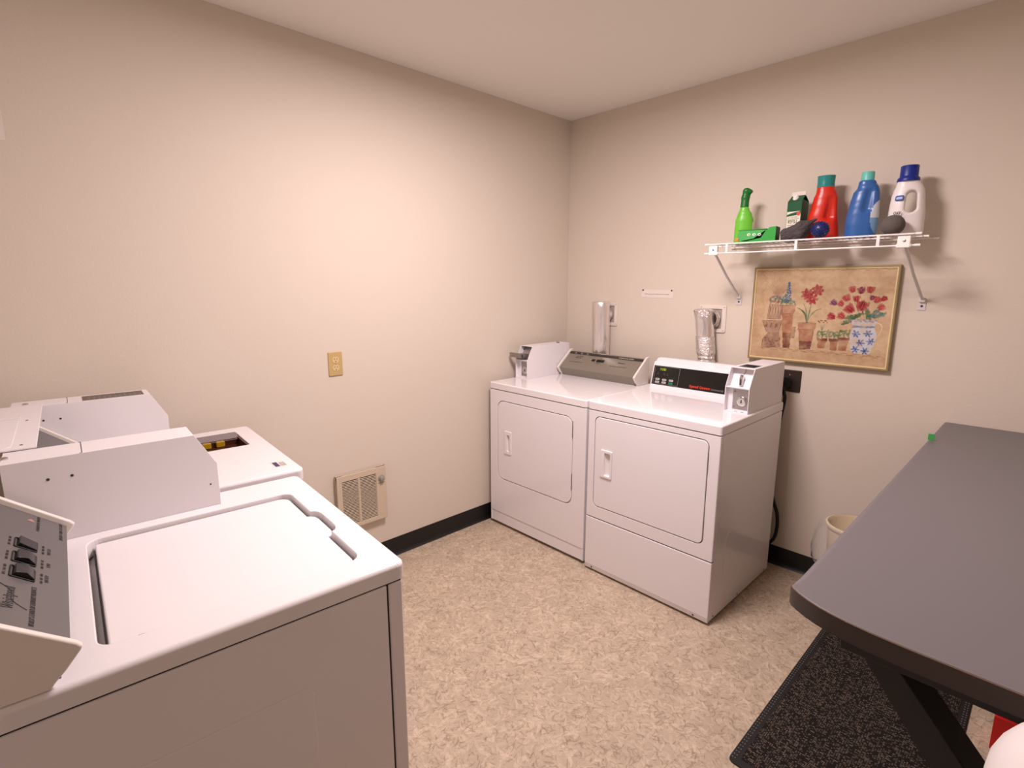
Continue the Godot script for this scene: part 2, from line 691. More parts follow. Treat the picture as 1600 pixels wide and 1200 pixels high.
# resilient floor: overlapping light and dark flecks
func floor_image() -> Image:
	var n := 1024
	var tone := PackedFloat32Array()
	tone.resize(n * n)
	tone.fill(0.66)
	var r := RandomNumberGenerator.new()
	r.seed = 31
	for k in 12500:
		var cx := r.randf() * n
		var cy := r.randf() * n
		var a := r.randf() * TAU
		var bend := r.randf_range(-0.05, 0.05)
		var ln := r.randf_range(8.0, 22.0)
		var wd := r.randf_range(2.2, 6.5)
		var v := r.randf_range(0.60, 1.0)
		if r.randf() < 0.40:
			v = r.randf_range(0.0, 0.35)
			wd = r.randf_range(0.6, 1.5)
			ln *= r.randf_range(0.5, 1.0)
			bend *= 1.6
		var steps := int(ln * 1.3)
		for i in steps:
			var f := float(i) / steps * 2.0 - 1.0
			var ang := a + bend * f * ln
			var half := wd * sqrt(maxf(0.0, 1.0 - f * f))
			var px := cx + cos(a) * f * ln - sin(a) * bend * f * f * ln * ln * 0.5
			var py := cy + sin(a) * f * ln + cos(a) * bend * f * f * ln * ln * 0.5
			var m := int(ceil(half * 1.4)) + 1
			for j in range(-m, m + 1):
				var o := j * 0.7
				if absf(o) > half + 0.3:
					continue
				var x := posmod(int(px - sin(ang) * o), n)
				var y := posmod(int(py + cos(ang) * o), n)
				var edge := 1.0 if o > -half + 1.0 or v < 0.4 else 0.62
				var q := y * n + x
				tone[q] = lerpf(tone[q], v * edge, 0.75)
	var big := FastNoiseLite.new()
	big.frequency = 0.006
	big.seed = 5
	var soil := big.get_seamless_image(n, n)
	var data := PackedByteArray()
	data.resize(n * n * 3)
	var lo := Color(0.50, 0.425, 0.35)
	var hi := Color(0.875, 0.805, 0.712)
	var sd := soil.get_data()
	for i in n * n:
		var c := lo.lerp(hi, clampf(tone[i] * 0.93 + 0.05, 0.0, 1.0))
		var g := 0.97 + 0.06 * (sd[i] / 255.0 - 0.5)
		data[i * 3] = int(clampf(c.r * g, 0, 1) * 255)
		data[i * 3 + 1] = int(clampf(c.g * g, 0, 1) * 255)
		data[i * 3 + 2] = int(clampf(c.b * g, 0, 1) * 255)
	return Image.create_from_data(n, n, false, Image.FORMAT_RGB8, data)


# dark loop-pile mat: rows of short grey and brown dashes
func mat_image() -> Image:
	var n := 512
	var im := Image.create(n, n, false, Image.FORMAT_RGB8)
	im.fill(Color(0.13, 0.12, 0.115))
	var r := RandomNumberGenerator.new()
	r.seed = 77
	for y in range(0, n, 8):
		for x in range(0, n, 8):
			var v := r.randf()
			var c := Color(0.15, 0.135, 0.125)
			if v < 0.45:
				c = Color(0.47, 0.42, 0.37) * r.randf_range(0.75, 1.1)
			elif v < 0.6:
				c = Color(0.32, 0.285, 0.25)
			im.fill_rect(Rect2i(x + 1, y + 2, 5 if r.randf() < 0.7 else 8, 4), c)
	return im


# ---------------------------------------------------------------- the print in the frame

var cv: Image
var cvn: FastNoiseLite

func dab(c: Vector2, rx: float, ry: float, rot: float, col: Color, alpha := 0.8, rough := 0.25) -> void:
	var w := cv.get_width()
	var h := cv.get_height()
	var C := Vector2(c.x * w, c.y * h)
	rx *= w
	ry *= w
	var R := maxf(rx, ry) * 1.3
	for y in range(maxi(0, int(C.y - R)), mini(h, int(C.y + R) + 1)):
		for x in range(maxi(0, int(C.x - R)), mini(w, int(C.x + R) + 1)):
			var d := (Vector2(x, y) - C).rotated(-rot)
			var e := Vector2(d.x / rx, d.y / ry).length() + cvn.get_noise_2d(x * 3.0, y * 3.0) * rough * 2.0
			if e < 1.0:
				var g := cvn.get_noise_2d(x * 1.2 + 300.0, y * 1.2)
				var a := alpha * clampf((1.0 - e) * 4.0, 0.0, 1.0) * (0.8 + 0.5 * g)
				var cc := col.darkened(0.18) if e > 0.78 else col
				cv.set_pixel(x, y, cv.get_pixel(x, y).lerp(cc, clampf(a, 0.0, 1.0)))


func stroke(a: Vector2, b: Vector2, c: Vector2, wd: float, col: Color, alpha := 0.8) -> void:
	for i in 26:
		var f := i / 25.0
		var p := a.lerp(b, f).lerp(b.lerp(c, f), f)
		dab(p, wd * (1.0 - absf(f - 0.4)), wd * (1.0 - absf(f - 0.4)), 0, col, alpha, 0.1)


func poly_paint(pts: Array, col: Color, alpha := 0.75) -> void:
	var w := cv.get_width()
	var h := cv.get_height()
	var p := PackedVector2Array()
	var lo := Vector2(1e9, 1e9)
	var hi := -lo
	for q in pts:
		var v := Vector2(q.x * w, q.y * h)
		p.append(v)
		lo = lo.min(v)
		hi = hi.max(v)
	for y in range(maxi(0, int(lo.y)), mini(h, int(hi.y) + 1)):
		for x in range(maxi(0, int(lo.x)), mini(w, int(hi.x) + 1)):
			var wob := Vector2(cvn.get_noise_2d(x * 2.0, y * 2.0), cvn.get_noise_2d(y * 2.0, x * 2.0 + 90.0)) * 5.0
			if Geometry2D.is_point_in_polygon(Vector2(x, y) + wob, p):
				var g := cvn.get_noise_2d(x * 0.8 + 50.0, y * 0.8)
				cv.set_pixel(x, y, cv.get_pixel(x, y).lerp(col, clampf(alpha * (0.85 + 0.7 * g), 0, 1)))


func V(x: float, y: float) -> Vector2:
	return Vector2(x, y)


func painting() -> Image:
	cv = Image.create(720, 540, false, Image.FORMAT_RGB8)
	cvn = FastNoiseLite.new()
	cvn.frequency = 0.02
	cvn.fractal_octaves = 3
	cvn.seed = 9
	var base := Color(0.80, 0.705, 0.57)
	var tan2 := Color(0.67, 0.53, 0.40)
	for y in 540:
		for x in 720:
			var g := cvn.get_noise_2d(x * 0.35, y * 0.35) + 0.5 * cvn.get_noise_2d(x * 1.6, y * 1.6)
			var e := 0.32 if (x + 40.0 * g < 60 or y > 470 + 60.0 * g) else 0.0
			cv.set_pixel(x, y, base.lerp(tan2, clampf(0.42 * g + 0.22 + e, 0.0, 1.0)))
	var brown := Color(0.42, 0.26, 0.20)
	var terra := Color(0.60, 0.38, 0.28)
	var terra_d := Color(0.36, 0.20, 0.18)
	var green := Color(0.30, 0.42, 0.28)
	var teal := Color(0.25, 0.45, 0.45)
	var blue := Color(0.20, 0.36, 0.62)
	var red := Color(0.60, 0.12, 0.17)
	var rose := Color(0.70, 0.27, 0.27)
	var plum := Color(0.42, 0.16, 0.27)
	# spiky grass in a twisted basket on a turned stand
	for k in 11:
		var a := -1.0 + 0.2 * k
		stroke(V(0.195, 0.38), V(0.19 + a * 0.03, 0.22), V(0.19 + a * 0.115, 0.07 + 0.09 * absf(a)), 0.0045, brown.lightened(0.18), 0.55)
	for k in 16:
		dab(V(0.13 + 0.010 * k, 0.335 + 0.03 * sin(k * 2.3)), 0.011, 0.022, k * 0.7, green.lerp(blue, 0.4) if k % 3 else brown, 0.6)
	poly_paint([V(0.128, 0.385), V(0.235, 0.385), V(0.225, 0.55), V(0.115, 0.55)], brown.lightened(0.22), 0.6)
	for k in 5:
		stroke(V(0.125 + 0.022 * k, 0.385), V(0.15 + 0.02 * k, 0.46), V(0.112 + 0.025 * k, 0.55), 0.0035, brown, 0.7)
		stroke(V(0.225 - 0.022 * k, 0.385), V(0.20 - 0.02 * k, 0.46), V(0.222 - 0.025 * k, 0.55), 0.003, Color(0.85, 0.76, 0.60), 0.6)
	poly_paint([V(0.078, 0.575), V(0.235, 0.565), V(0.22, 0.70), V(0.12, 0.71)], brown.lightened(0.3), 0.55)
	for k in 7:
		dab(V(0.095 + 0.02 * k, 0.60 + 0.02 * (k % 2)), 0.010, 0.024, 0.2, brown if k % 2 else Color(0.72, 0.48, 0.28), 0.7)
	poly_paint([V(0.13, 0.71), V(0.225, 0.70), V(0.245, 0.87), V(0.088, 0.885), V(0.095, 0.78)], brown.lightened(0.15), 0.65)
	for k in 12:
		dab(V(0.11 + 0.011 * k, 0.77 + 0.09 * fmod(k * 0.37, 1.0)), 0.012, 0.005, k, brown.darkened(0.2), 0.5)
	# tall flowerpot with a blue flower spike
	for k in 26:
		dab(V(0.268 + 0.028 * sin(k * 1.9) * (k / 26.0), 0.145 + 0.0082 * k), 0.008, 0.012, k * 1.3, blue if k % 3 else teal, 0.75)
	for k in 10:
		dab(V(0.225 + 0.011 * k, 0.362 + 0.012 * sin(k * 3.0)), 0.010, 0.018, k, green if k % 2 else teal, 0.65)
	poly_paint([V(0.217, 0.395), V(0.335, 0.39), V(0.33, 0.485), V(0.225, 0.49)], terra.lightened(0.1), 0.75)
	poly_paint([V(0.232, 0.49), V(0.32, 0.485), V(0.315, 0.865), V(0.262, 0.87)], terra, 0.75)
	poly_paint([V(0.25, 0.70), V(0.318, 0.70), V(0.314, 0.87), V(0.262, 0.87)], terra_d, 0.5)
	poly_paint([V(0.32, 0.63), V(0.352, 0.63), V(0.345, 0.76), V(0.32, 0.76)], terra_d, 0.45)
	# middle pot with a red amaryllis
	poly_paint([V(0.36, 0.582), V(0.50, 0.575), V(0.495, 0.65), V(0.365, 0.657)], terra.lightened(0.12), 0.75)
	poly_paint([V(0.375, 0.657), V(0.487, 0.65), V(0.474, 0.865), V(0.393, 0.873)], terra, 0.7)
	poly_paint([V(0.385, 0.78), V(0.48, 0.78), V(0.474, 0.865), V(0.393, 0.873)], terra_d, 0.6)
	stroke(V(0.426, 0.57), V(0.42, 0.45), V(0.345, 0.42), 0.009, green.darkened(0.1), 0.75)
	stroke(V(0.43, 0.57), V(0.42, 0.42), V(0.39, 0.37), 0.007, green.lightened(0.2), 0.7)
	stroke(V(0.432, 0.57), V(0.44, 0.45), V(0.452, 0.35), 0.007, green.lightened(0.15), 0.75)
	stroke(V(0.435, 0.55), V(0.47, 0.43), V(0.525, 0.425), 0.006, green.lightened(0.1), 0.7)
	for k in 7:
		for c in [V(0.41, 0.268), V(0.485, 0.228), V(0.45, 0.322)]:
			dab(c + Vector2(cos(k * 0.9) * 0.025, sin(k * 0.9) * 0.034), 0.025, 0.014, k * 0.9, red if k % 2 else rose.darkened(0.1), 0.85, 0.12)
	# three little pots
	for q in [[0.518, 0.59, 0.735, 0.845], [0.606, 0.672, 0.735, 0.86], [0.668, 0.742, 0.715, 0.855]]:
		poly_paint([V(q[0], q[2]), V(q[1], q[2]), V(q[1] - 0.012, q[3]), V(q[0] + 0.012, q[3])], terra.darkened(0.05), 0.75)
		poly_paint([V(q[0] - 0.004, q[2]), V(q[1] + 0.004, q[2]), V(q[1] + 0.002, q[2] + 0.03), V(q[0], q[2] + 0.03)], terra_d, 0.55)
		for k in 9:
			dab(V((q[0] + q[1]) * 0.5 - 0.036 + 0.009 * k, q[2] - 0.045 + 0.028 * sin(k * 2.1)), 0.009, 0.02, k * 0.8 - 3.0, [green, teal, green.lightened(0.3)][int(q[0] * 100) % 3], 0.65)
	for k in 8:
		stroke(V(0.548, 0.70), V(0.545, 0.62), V(0.515 + 0.009 * k, 0.565), 0.0022, green, 0.55)
		dab(V(0.515 + 0.009 * k, 0.555 + 0.012 * sin(k * 2.0)), 0.006, 0.006, 0, red.darkened(0.2), 0.8)
	for q in [[0.217, 0.395, 0.335, 0.39], [0.225, 0.49, 0.33, 0.485], [0.36, 0.582, 0.50, 0.575], [0.365, 0.657, 0.495, 0.65], [0.393, 0.873, 0.474, 0.865], [0.262, 0.87, 0.315, 0.865], [0.232, 0.49, 0.262, 0.87], [0.32, 0.485, 0.315, 0.865], [0.375, 0.657, 0.393, 0.873], [0.487, 0.65, 0.474, 0.865], [0.128, 0.385, 0.115, 0.55], [0.235, 0.385, 0.225, 0.55], [0.115, 0.55, 0.225, 0.55], [0.078, 0.575, 0.235, 0.565], [0.078, 0.575, 0.12, 0.71], [0.235, 0.565, 0.22, 0.70], [0.095, 0.78, 0.088, 0.885], [0.088, 0.885, 0.245, 0.87]]:
		stroke(V(q[0], q[1]), V((q[0] + q[2]) * 0.5, (q[1] + q[3]) * 0.5), V(q[2], q[3]), 0.0035, Color(0.30, 0.17, 0.13), 0.6)
	for k in 16:
		stroke(V(0.09 + 0.010 * k, 0.58), V(0.10 + 0.0085 * k, 0.66), V(0.125 + 0.006 * k, 0.71), 0.0025, brown.darkened(0.15), 0.5)
		stroke(V(0.10 + 0.009 * k, 0.73 + 0.03 * sin(k * 2.0)), V(0.12 + 0.008 * k, 0.80), V(0.09 + 0.0095 * k, 0.87), 0.0025, brown.darkened(0.2), 0.45)
	# blue and white jug of tulips
	for q in [[0.80, 0.52, 0.70, 0.46, 0.62, 0.36], [0.81, 0.52, 0.76, 0.40, 0.73, 0.24], [0.83, 0.52, 0.80, 0.40, 0.79, 0.26], [0.84, 0.52, 0.85, 0.40, 0.845, 0.25], [0.86, 0.52, 0.90, 0.40, 0.92, 0.33], [0.79, 0.53, 0.72, 0.50, 0.62, 0.50]]:
		stroke(V(q[0], q[1]), V(q[2], q[3]), V(q[4], q[5]), 0.005, green.lightened(0.2), 0.6)
	for q in [[0.775, 0.485, 2.6], [0.74, 0.50, 2.9], [0.845, 0.46, 1.3], [0.885, 0.46, -0.9], [0.92, 0.47, -0.4], [0.72, 0.545, 2.7]]:
		dab(V(q[0], q[1]), 0.055, 0.019, q[2], green.darkened(0.12) if q[2] > 0 else teal.darkened(0.1), 0.8)
	for q in [[0.612, 0.355, 0.034, 0, -1.0], [0.604, 0.500, 0.040, 1, -1.3], [0.672, 0.490, 0.038, 2, -1.0], [0.695, 0.305, 0.038, 2, -0.6], [0.727, 0.215, 0.034, 2, -0.3], [0.785, 0.225, 0.036, 3, -0.1], [0.845, 0.220, 0.036, 1, 0.1], [0.895, 0.320, 0.036, 2, 0.5], [0.936, 0.305, 0.028, 1, 0.8], [0.725, 0.415, 0.050, 1, -0.9], [0.803, 0.385, 0.056, 4, 0.2], [0.925, 0.392, 0.034, 2, 0.9], [0.66, 0.365, 0.032, 2, -0.8], [0.76, 0.31, 0.034, 1, 0.0], [0.862, 0.30, 0.026, 3, 0.3]]:
		var col: Color = [Color(0.36, 0.25, 0.42), red, rose, plum, red.darkened(0.1)][q[3]]
		var up := Vector2(sin(q[4]), -cos(q[4]) * 1.33)
		var sd := Vector2(cos(q[4]), sin(q[4]) * 1.33)
		var c := V(q[0], q[1])
		for k in [-1.0, 1.0, -0.45, 0.45, 0.0]:
			dab(c + sd * q[2] * 0.42 * k + up * q[2] * 0.10 * (1.0 - absf(k)), q[2] * 0.30, q[2] * 0.78, q[4] + 0.34 * k, col.lerp(rose, 0.55 * absf(k)) if k != 0.0 else col.darkened(0.15), 0.82, 0.12)
		stroke(c + up * q[2] * 0.5, c, c - up * q[2] * 0.5, 0.0022, Color(0.86, 0.66, 0.60), 0.5)
	poly_paint([V(0.742, 0.53), V(0.912, 0.52), V(0.90, 0.60), V(0.922, 0.68), V(0.905, 0.79), V(0.882, 0.872), V(0.776, 0.874), V(0.752, 0.79), V(0.742, 0.69), V(0.755, 0.60)], Color(0.76, 0.77, 0.80), 0.92)
	stroke(V(0.905, 0.545), V(0.985, 0.56), V(0.91, 0.71), 0.006, Color(0.88, 0.83, 0.72), 0.9)
	for k in 9:
		dab(V(0.75 + 0.019 * k, 0.525 + 0.012 * (k % 2)), 0.012, 0.008, 0, Color(0.45, 0.50, 0.62), 0.7)
	poly_paint([V(0.755, 0.585), V(0.903, 0.58), V(0.903, 0.60), V(0.752, 0.607)], Color(0.33, 0.38, 0.50), 0.7)
	for c in [V(0.785, 0.67), V(0.862, 0.66), V(0.82, 0.76), V(0.885, 0.74), V(0.79, 0.83), V(0.855, 0.84)]:
		for k in 6:
			dab(c + Vector2(cos(k * 1.05) * 0.017, sin(k * 1.05) * 0.023), 0.014, 0.007, k * 1.05, Color(0.24, 0.32, 0.58), 0.75)
		dab(c, 0.006, 0.006, 0, Color(0.14, 0.18, 0.36), 0.8)
	for k in 40:
		dab(V(0.09 + 0.022 * k, 0.89 + 0.012 * sin(k * 1.7)), 0.02, 0.005, 0.05, Color(0.50, 0.33, 0.24), 0.35)
	for k in 30:
		dab(V(0.02 + 0.033 * k, 0.012 + 0.008 * sin(k * 2.7)), 0.02, 0.004, 0, Color(0.55, 0.40, 0.25), 0.4)
	return cv


# ---------------------------------------------------------------- room

func build_room() -> void:
	var W := 0.12
	var s := mb()
	bx(s, Vector3(-W, -W, -W), Vector3(ROOM_X + W, 0, ROOM_Z + W), 0.001, 1)
	struct("floor", s, M.floor)
	s = mb()
	bx(s, Vector3(-W, ROOM_H, -W), Vector3(ROOM_X + W, ROOM_H + W, ROOM_Z + W), 0.001, 1)
	struct("ceiling", s, M.ceiling)
	for a in [["wall_left", Vector3(-W, 0, -W), Vector3(0, ROOM_H, ROOM_Z + W)], ["wall_back", Vector3(0, 0, -W), Vector3(ROOM_X, ROOM_H, 0)], ["wall_right", Vector3(ROOM_X, 0, -W), Vector3(ROOM_X + W, ROOM_H, ROOM_Z + W)]]:
		s = mb()
		bx(s, a[1], a[2], 0.001, 1)
		struct(a[0], s, M.wall)
	# front wall with the open doorway the view is taken from, and the unlit hall beyond it
	s = mb()
	var D0 := 1.66
	var D1 := 2.68
	bx(s, Vector3(0, 0, ROOM_Z), Vector3(D0, ROOM_H, ROOM_Z + W), 0.001, 1)
	bx(s, Vector3(D1, 0, ROOM_Z), Vector3(ROOM_X, ROOM_H, ROOM_Z + W), 0.001, 1)
	bx(s, Vector3(D0, 2.06, ROOM_Z), Vector3(D1, ROOM_H, ROOM_Z + W), 0.001, 1)
	struct("wall_front", s, M.wall)
	s = mb()
	for x in [D0 - 0.06, D1]:
		bx(s, Vector3(x, 0, ROOM_Z - 0.015), Vector3(x + 0.06, 2.12, ROOM_Z - 0.0005), 0.004)
	bx(s, Vector3(D0 - 0.06, 2.06, ROOM_Z - 0.015), Vector3(D1 + 0.06, 2.12, ROOM_Z - 0.0005), 0.004)
	struct("trim_1", s, M.enamel)
	var hz := ROOM_Z + W
	for a in [["wall_hall_end", Vector3(0.6, 0, hz + 1.3), Vector3(3.9, ROOM_H, hz + 1.42)], ["wall_hall_left", Vector3(0.6, 0, hz), Vector3(0.72, ROOM_H, hz + 1.3)], ["wall_hall_right", Vector3(3.78, 0, hz), Vector3(3.9, ROOM_H, hz + 1.3)], ["wall_hall_near", Vector3(ROOM_X + W, 0, hz - W), Vector3(3.9, ROOM_H, hz)]]:
		s = mb()
		bx(s, a[1], a[2], 0.001, 1)
		struct(a[0], s, M.wall)
	s = mb()
	bx(s, Vector3(0.6, -W, hz), Vector3(3.9, 0, hz + 1.42), 0.001, 1)
	struct("floor_hall", s, M.floor)
	s = mb()
	bx(s, Vector3(0.6, ROOM_H, hz), Vector3(3.9, ROOM_H + W, hz + 1.42), 0.001, 1)
	struct("ceiling_hall", s, M.ceiling)
	# black vinyl cove base: a thin strip with a rounded toe
	var prof := PackedVector2Array([V(0, 0), V(0.016, 0), V(0.013, 0.003), V(0.006, 0.012), V(0.0035, 0.022), V(0.0032, 0.098), V(0.002, 0.1016), V(0, 0.1016)])
	s = mb()
	ext(s, prof, plane_at(Vector3(0, 0, ROOM_Z), Vector3(1, 0, 0), Vector3(0, 1, 0)) * Transform3D(Basis.from_scale(Vector3(1, 1, -1)), Vector3.ZERO), ROOM_Z)
	struct("baseboard_left", s, M.base)
	s = mb()
	ext(s, prof, Transform3D(Basis(Vector3(0, 0, 1), Vector3(0, 1, 0), Vector3(-1, 0, 0)), Vector3(ROOM_X, 0, 0)), ROOM_X - 0.016)
	struct("baseboard_back", s, M.base)
	s = mb()
	ext(s, prof, Transform3D(Basis(Vector3(-1, 0, 0), Vector3(0, 1, 0), Vector3(0, 0, -1)), Vector3(ROOM_X, 0, ROOM_Z - 0.016)), ROOM_Z - 0.032)
	struct("baseboard_right", s, M.base)
	s = mb()
	ext(s, prof, Transform3D(Basis(Vector3(0, 0, -1), Vector3(0, 1, 0), Vector3(1, 0, 0)), Vector3(0.016, 0, ROOM_Z)), D0 - 0.076)
	struct("baseboard_front", s, M.base)


# ---------------------------------------------------------------- appliances
# local frame of every machine: origin at its lower left front corner as its user sees it, x right, y up, z out of the front

func feet(t: Node3D, w: float, d: float, h := 0.02) -> void:
	for x in [0.05, w - 0.05]:
		for z in [-0.06, -d + 0.05]:
			var s := mb()
			lathe(s, Transform3D(Basis(), Vector3(x, 0, z)), [V(0.0, 0), V(0.018, 0), V(0.018, 0.006), V(0.008, 0.008), V(0.008, h), V(0, h)], 12)
			part(t, "levelling_foot", s, M.rubber)


func screw(parent: Node, t: Transform3D, r := 0.004, m: Material = null) -> void:
	var s := mb()
	lathe(s, t * Transform3D(Basis(Vector3.RIGHT, PI / 2), Vector3.ZERO), [V(r, 0), V(r, 0.0006), V(r * 0.6, 0.0016), V(0, 0.0019)], 10)
	part(parent, "screw", s, m if m else M.steel)


# door panel with the opening of its pull cut out, in a dark strip painting the shade of its gap
func dryer_door(t: Node3D, c: Vector2, w: float, h: float, r: float, z: float, depth: float, pc: Vector2, ps: Vector2) -> MeshInstance3D:
	var s := mb()
	ring(s, rrect(w - 0.008, h - 0.008, r - 0.004, 8, c), rrect(ps.x, ps.y, 0.005, 4, pc), pc, Transform3D(Basis(), Vector3(0, 0, z)), depth, 0.003, 0.001)
	var door := part(t, "door", s, M.enamel)
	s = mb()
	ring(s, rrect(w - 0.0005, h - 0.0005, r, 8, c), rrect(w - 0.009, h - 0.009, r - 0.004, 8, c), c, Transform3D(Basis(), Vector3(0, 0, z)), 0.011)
	part(door, "gap_shade", s, M.gap_shade, "dark strip added as the shade in the gap round the door")
	return door


# added dark strips that paint the shade in the joints between the sheet-metal panels
func joint_shade(t: Node3D, w: float, d: float, ys: Array) -> void:
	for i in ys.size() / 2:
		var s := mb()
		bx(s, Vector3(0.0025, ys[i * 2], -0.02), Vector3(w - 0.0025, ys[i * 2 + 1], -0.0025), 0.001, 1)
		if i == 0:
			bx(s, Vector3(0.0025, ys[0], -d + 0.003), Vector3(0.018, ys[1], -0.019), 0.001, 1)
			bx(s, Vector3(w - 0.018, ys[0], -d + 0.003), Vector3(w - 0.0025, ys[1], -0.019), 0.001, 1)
		part(t, "seam", s, M.gap_shade)


# the pull in a dryer door: a rim round a scooped pocket
func door_handle(door: Node3D, x0: float, x1: float, y0: float, y1: float, z: float, px0: float, px1: float, py0: float, py1: float) -> void:
	var s := mb()
	ring(s, rrect(x1 - x0, y1 - y0, 0.006, 4, V((x0 + x1) / 2, (y0 + y1) / 2)), rrect(px1 - px0, py1 - py0, 0.006, 4, V((px0 + px1) / 2, (py0 + py1) / 2)), V((px0 + px1) / 2, (py0 + py1) / 2), Transform3D(Basis(), Vector3(0, 0, z)), 0.006, 0.003, 0.002)
	var n := 8
	for i in n:
		var a0 := PI * i / n
		var a1 := PI * (i + 1) / n
		var q := []
		var nn := []
		for a in [a0, a1]:
			var xx := lerpf(px0, px1, 0.5 - 0.5 * cos(a))
			q.append(Vector2(xx, z + 0.0015 - 0.013 * sin(a)))
			nn.append(Vector3(-cos(a) * -0.8, 0, 0.5 + 0.5 * sin(a)).normalized())
		quad(s, Vector3(q[0].x, py0, q[0].y), Vector3(q[1].x, py0, q[1].y), Vector3(q[1].x, py1, q[1].y), Vector3(q[0].x, py1, q[0].y), nn[0], nn[1], nn[1], nn[0])
	part(door, "handle", s, M.enamel2)


# white steel case that takes the coins; o is its lower left front corner
func coin_box(t: Node3D, o: Vector3, w: float, d: float, opt: Dictionary) -> MeshInstance3D:
	var H := 0.2
	var K := 0.115
	var B := 0.046
	var th := 0.003
	var s := mb()
	var prof := PackedVector2Array([V(0, 0), V(0, K), V(-B, H), V(-d, H), V(-d, 0)])
	ext(s, prof, along_x(th), th, 0.0008, 1, true)
	ext(s, prof, along_x(w), th, 0.0008, 1, true)
	var z1: float = -B - 0.028
	if opt.get("hole", false):
		ring(s, PackedVector2Array([V(th, B), V(w - th, B), V(w - th, d), V(th, d)]), PackedVector2Array([V(0.018, 0.075), V(w - 0.018, 0.075), V(w - 0.018, 0.19), V(0.018, 0.19)]), V(w / 2, 0.13), along_y(H - 0.003), 0.003)
	else:
		bx(s, Vector3(th, H - 0.003, -d), Vector3(w - th, H, -B), 0.0008, 1)
	bx(s, Vector3(th, 0, -d), Vector3(w - th, H - 0.003, -d + 0.003), 0.0008, 1)
	bx(s, Vector3(th, 0, -d), Vector3(w - th, 0.004, 0), 0.0008, 1)
	bx(s, Vector3(th, K - 0.003, -0.045), Vector3(w - th, K + 0.001, -0.001), 0.0008, 1)
	# recessed front plates
	bx(s, Vector3(th, 0.004, -0.030), Vector3(w - th, K - 0.002, -0.026), 0.0008, 1)
	var up := Vector3(0, H - K, -B).normalized()
	var f := plane_at(Vector3(th, K, -0.044), Vector3.RIGHT, up)
	var up_len := Vector2(H - K, B).length()
	ext(s, PackedVector2Array([V(0, 0), V(w - 2 * th, 0), V(w - 2 * th, up_len - 0.006), V(0, up_len - 0.006)]), f, 0.003)
	var b := part(t, "coin_box", s, M.steelwhite, opt.get("label", ""))
	b.position = o
	# lock: a barrel in a steel plate
	s = mb()
	bx(s, Vector3(0.028, 0.012, -0.026), Vector3(w - 0.004, K - 0.012, -0.0245), 0.0005, 1)
	part(b, "lock_plate", s, M.zinc)
	s = mb()
	lathe(s, plane_at(Vector3(w * 0.64, 0.052, -0.0245), Vector3.RIGHT, Vector3.UP) * Transform3D(Basis(Vector3.RIGHT, PI / 2), Vector3.ZERO), [V(0.024, 0), V(0.024, 0.006), V(0.021, 0.009), V(0.014, 0.0095), V(0.006, 0.0088), V(0, 0.0088)], 24)
	part(b, "lock", s, M.chrome)
	s = mb()
	bx(s, Vector3(w * 0.64 - 0.0025, 0.044, -0.0165), Vector3(w * 0.64 + 0.0025, 0.059, -0.0148), 0.0005, 1)
	part(b, "keyhole", s, M.black)
	for y in [0.022, K - 0.024]:
		screw(b, Transform3D(Basis(), Vector3(0.036, y, -0.0245)), 0.005)
	if opt.get("slide", "") == "slot":
		s = mb()
		bx(s, Vector3(w * 0.44, K + 0.004, -0.060), Vector3(w * 0.44 + 0.014, K + 0.045, -0.030), 0.002)
		lathe(s, Transform3D(Basis(), Vector3(w * 0.44 + 0.007, K + 0.045, -0.040)), [V(0.0, 0), V(0.008, 0), V(0.008, 0.008), V(0.0, 0.010)], 14)
		part(b, "coin_slot", s, M.chrome)
		s = mb()
		bx(s, Vector3(w * 0.44 + 0.0045, K + 0.008, -0.0305), Vector3(w * 0.44 + 0.0095, K + 0.036, -0.0292), 0.0004, 1)
		part(b, "slot_opening", s, M.black)
		s = mb()
		tube(s, [f * Vector3(w * 0.44, 0.055, 0.004), f * Vector3(w * 0.44 + 0.006, 0.07, 0.005), f * Vector3(w * 0.44 + 0.003, up_len - 0.006, 0.004)], 0.0012, 6)
		part(b, "slot_wire", s, M.steel)
		for x in [0.42, 0.68]:
			s = mb()
			bx(s, Vector3(w * x, 0.004, -0.012), Vector3(w * x + 0.012, 0.0048, -0.007), 0.0003, 1)
			part(b, "drain_hole", s, M.ink)
	elif opt.get("slide", "") == "lever":
		s = mb()
		ext(s, PackedVector2Array([V(0, 0), V(w - 2 * th, 0), V(w - 2 * th, up_len - 0.006), V(0, up_len - 0.006)]), f * Transform3D(Basis(), Vector3(0, 0, 0.003)), 0.0015)
		part(b, "slide_plate", s, M.zinc)
		s = mb()
		bx(s, Vector3(0.010, K + 0.022, -0.034), Vector3(w - 0.018, K + 0.038, 0.012), 0.003)
		bx(s, Vector3(-0.028, K + 0.016, 0.012), Vector3(w - 0.03, K + 0.044, 0.028), 0.004)
		part(b, "coin_slide", s, M.steel)
		s = mb()
		bx(s, Vector3(-0.021, K + 0.0225, 0.0285), Vector3(-0.004, K + 0.0375, 0.0292), 0.0005, 1)
		part(b, "slide_plaque", s, M.zinc)
	return b


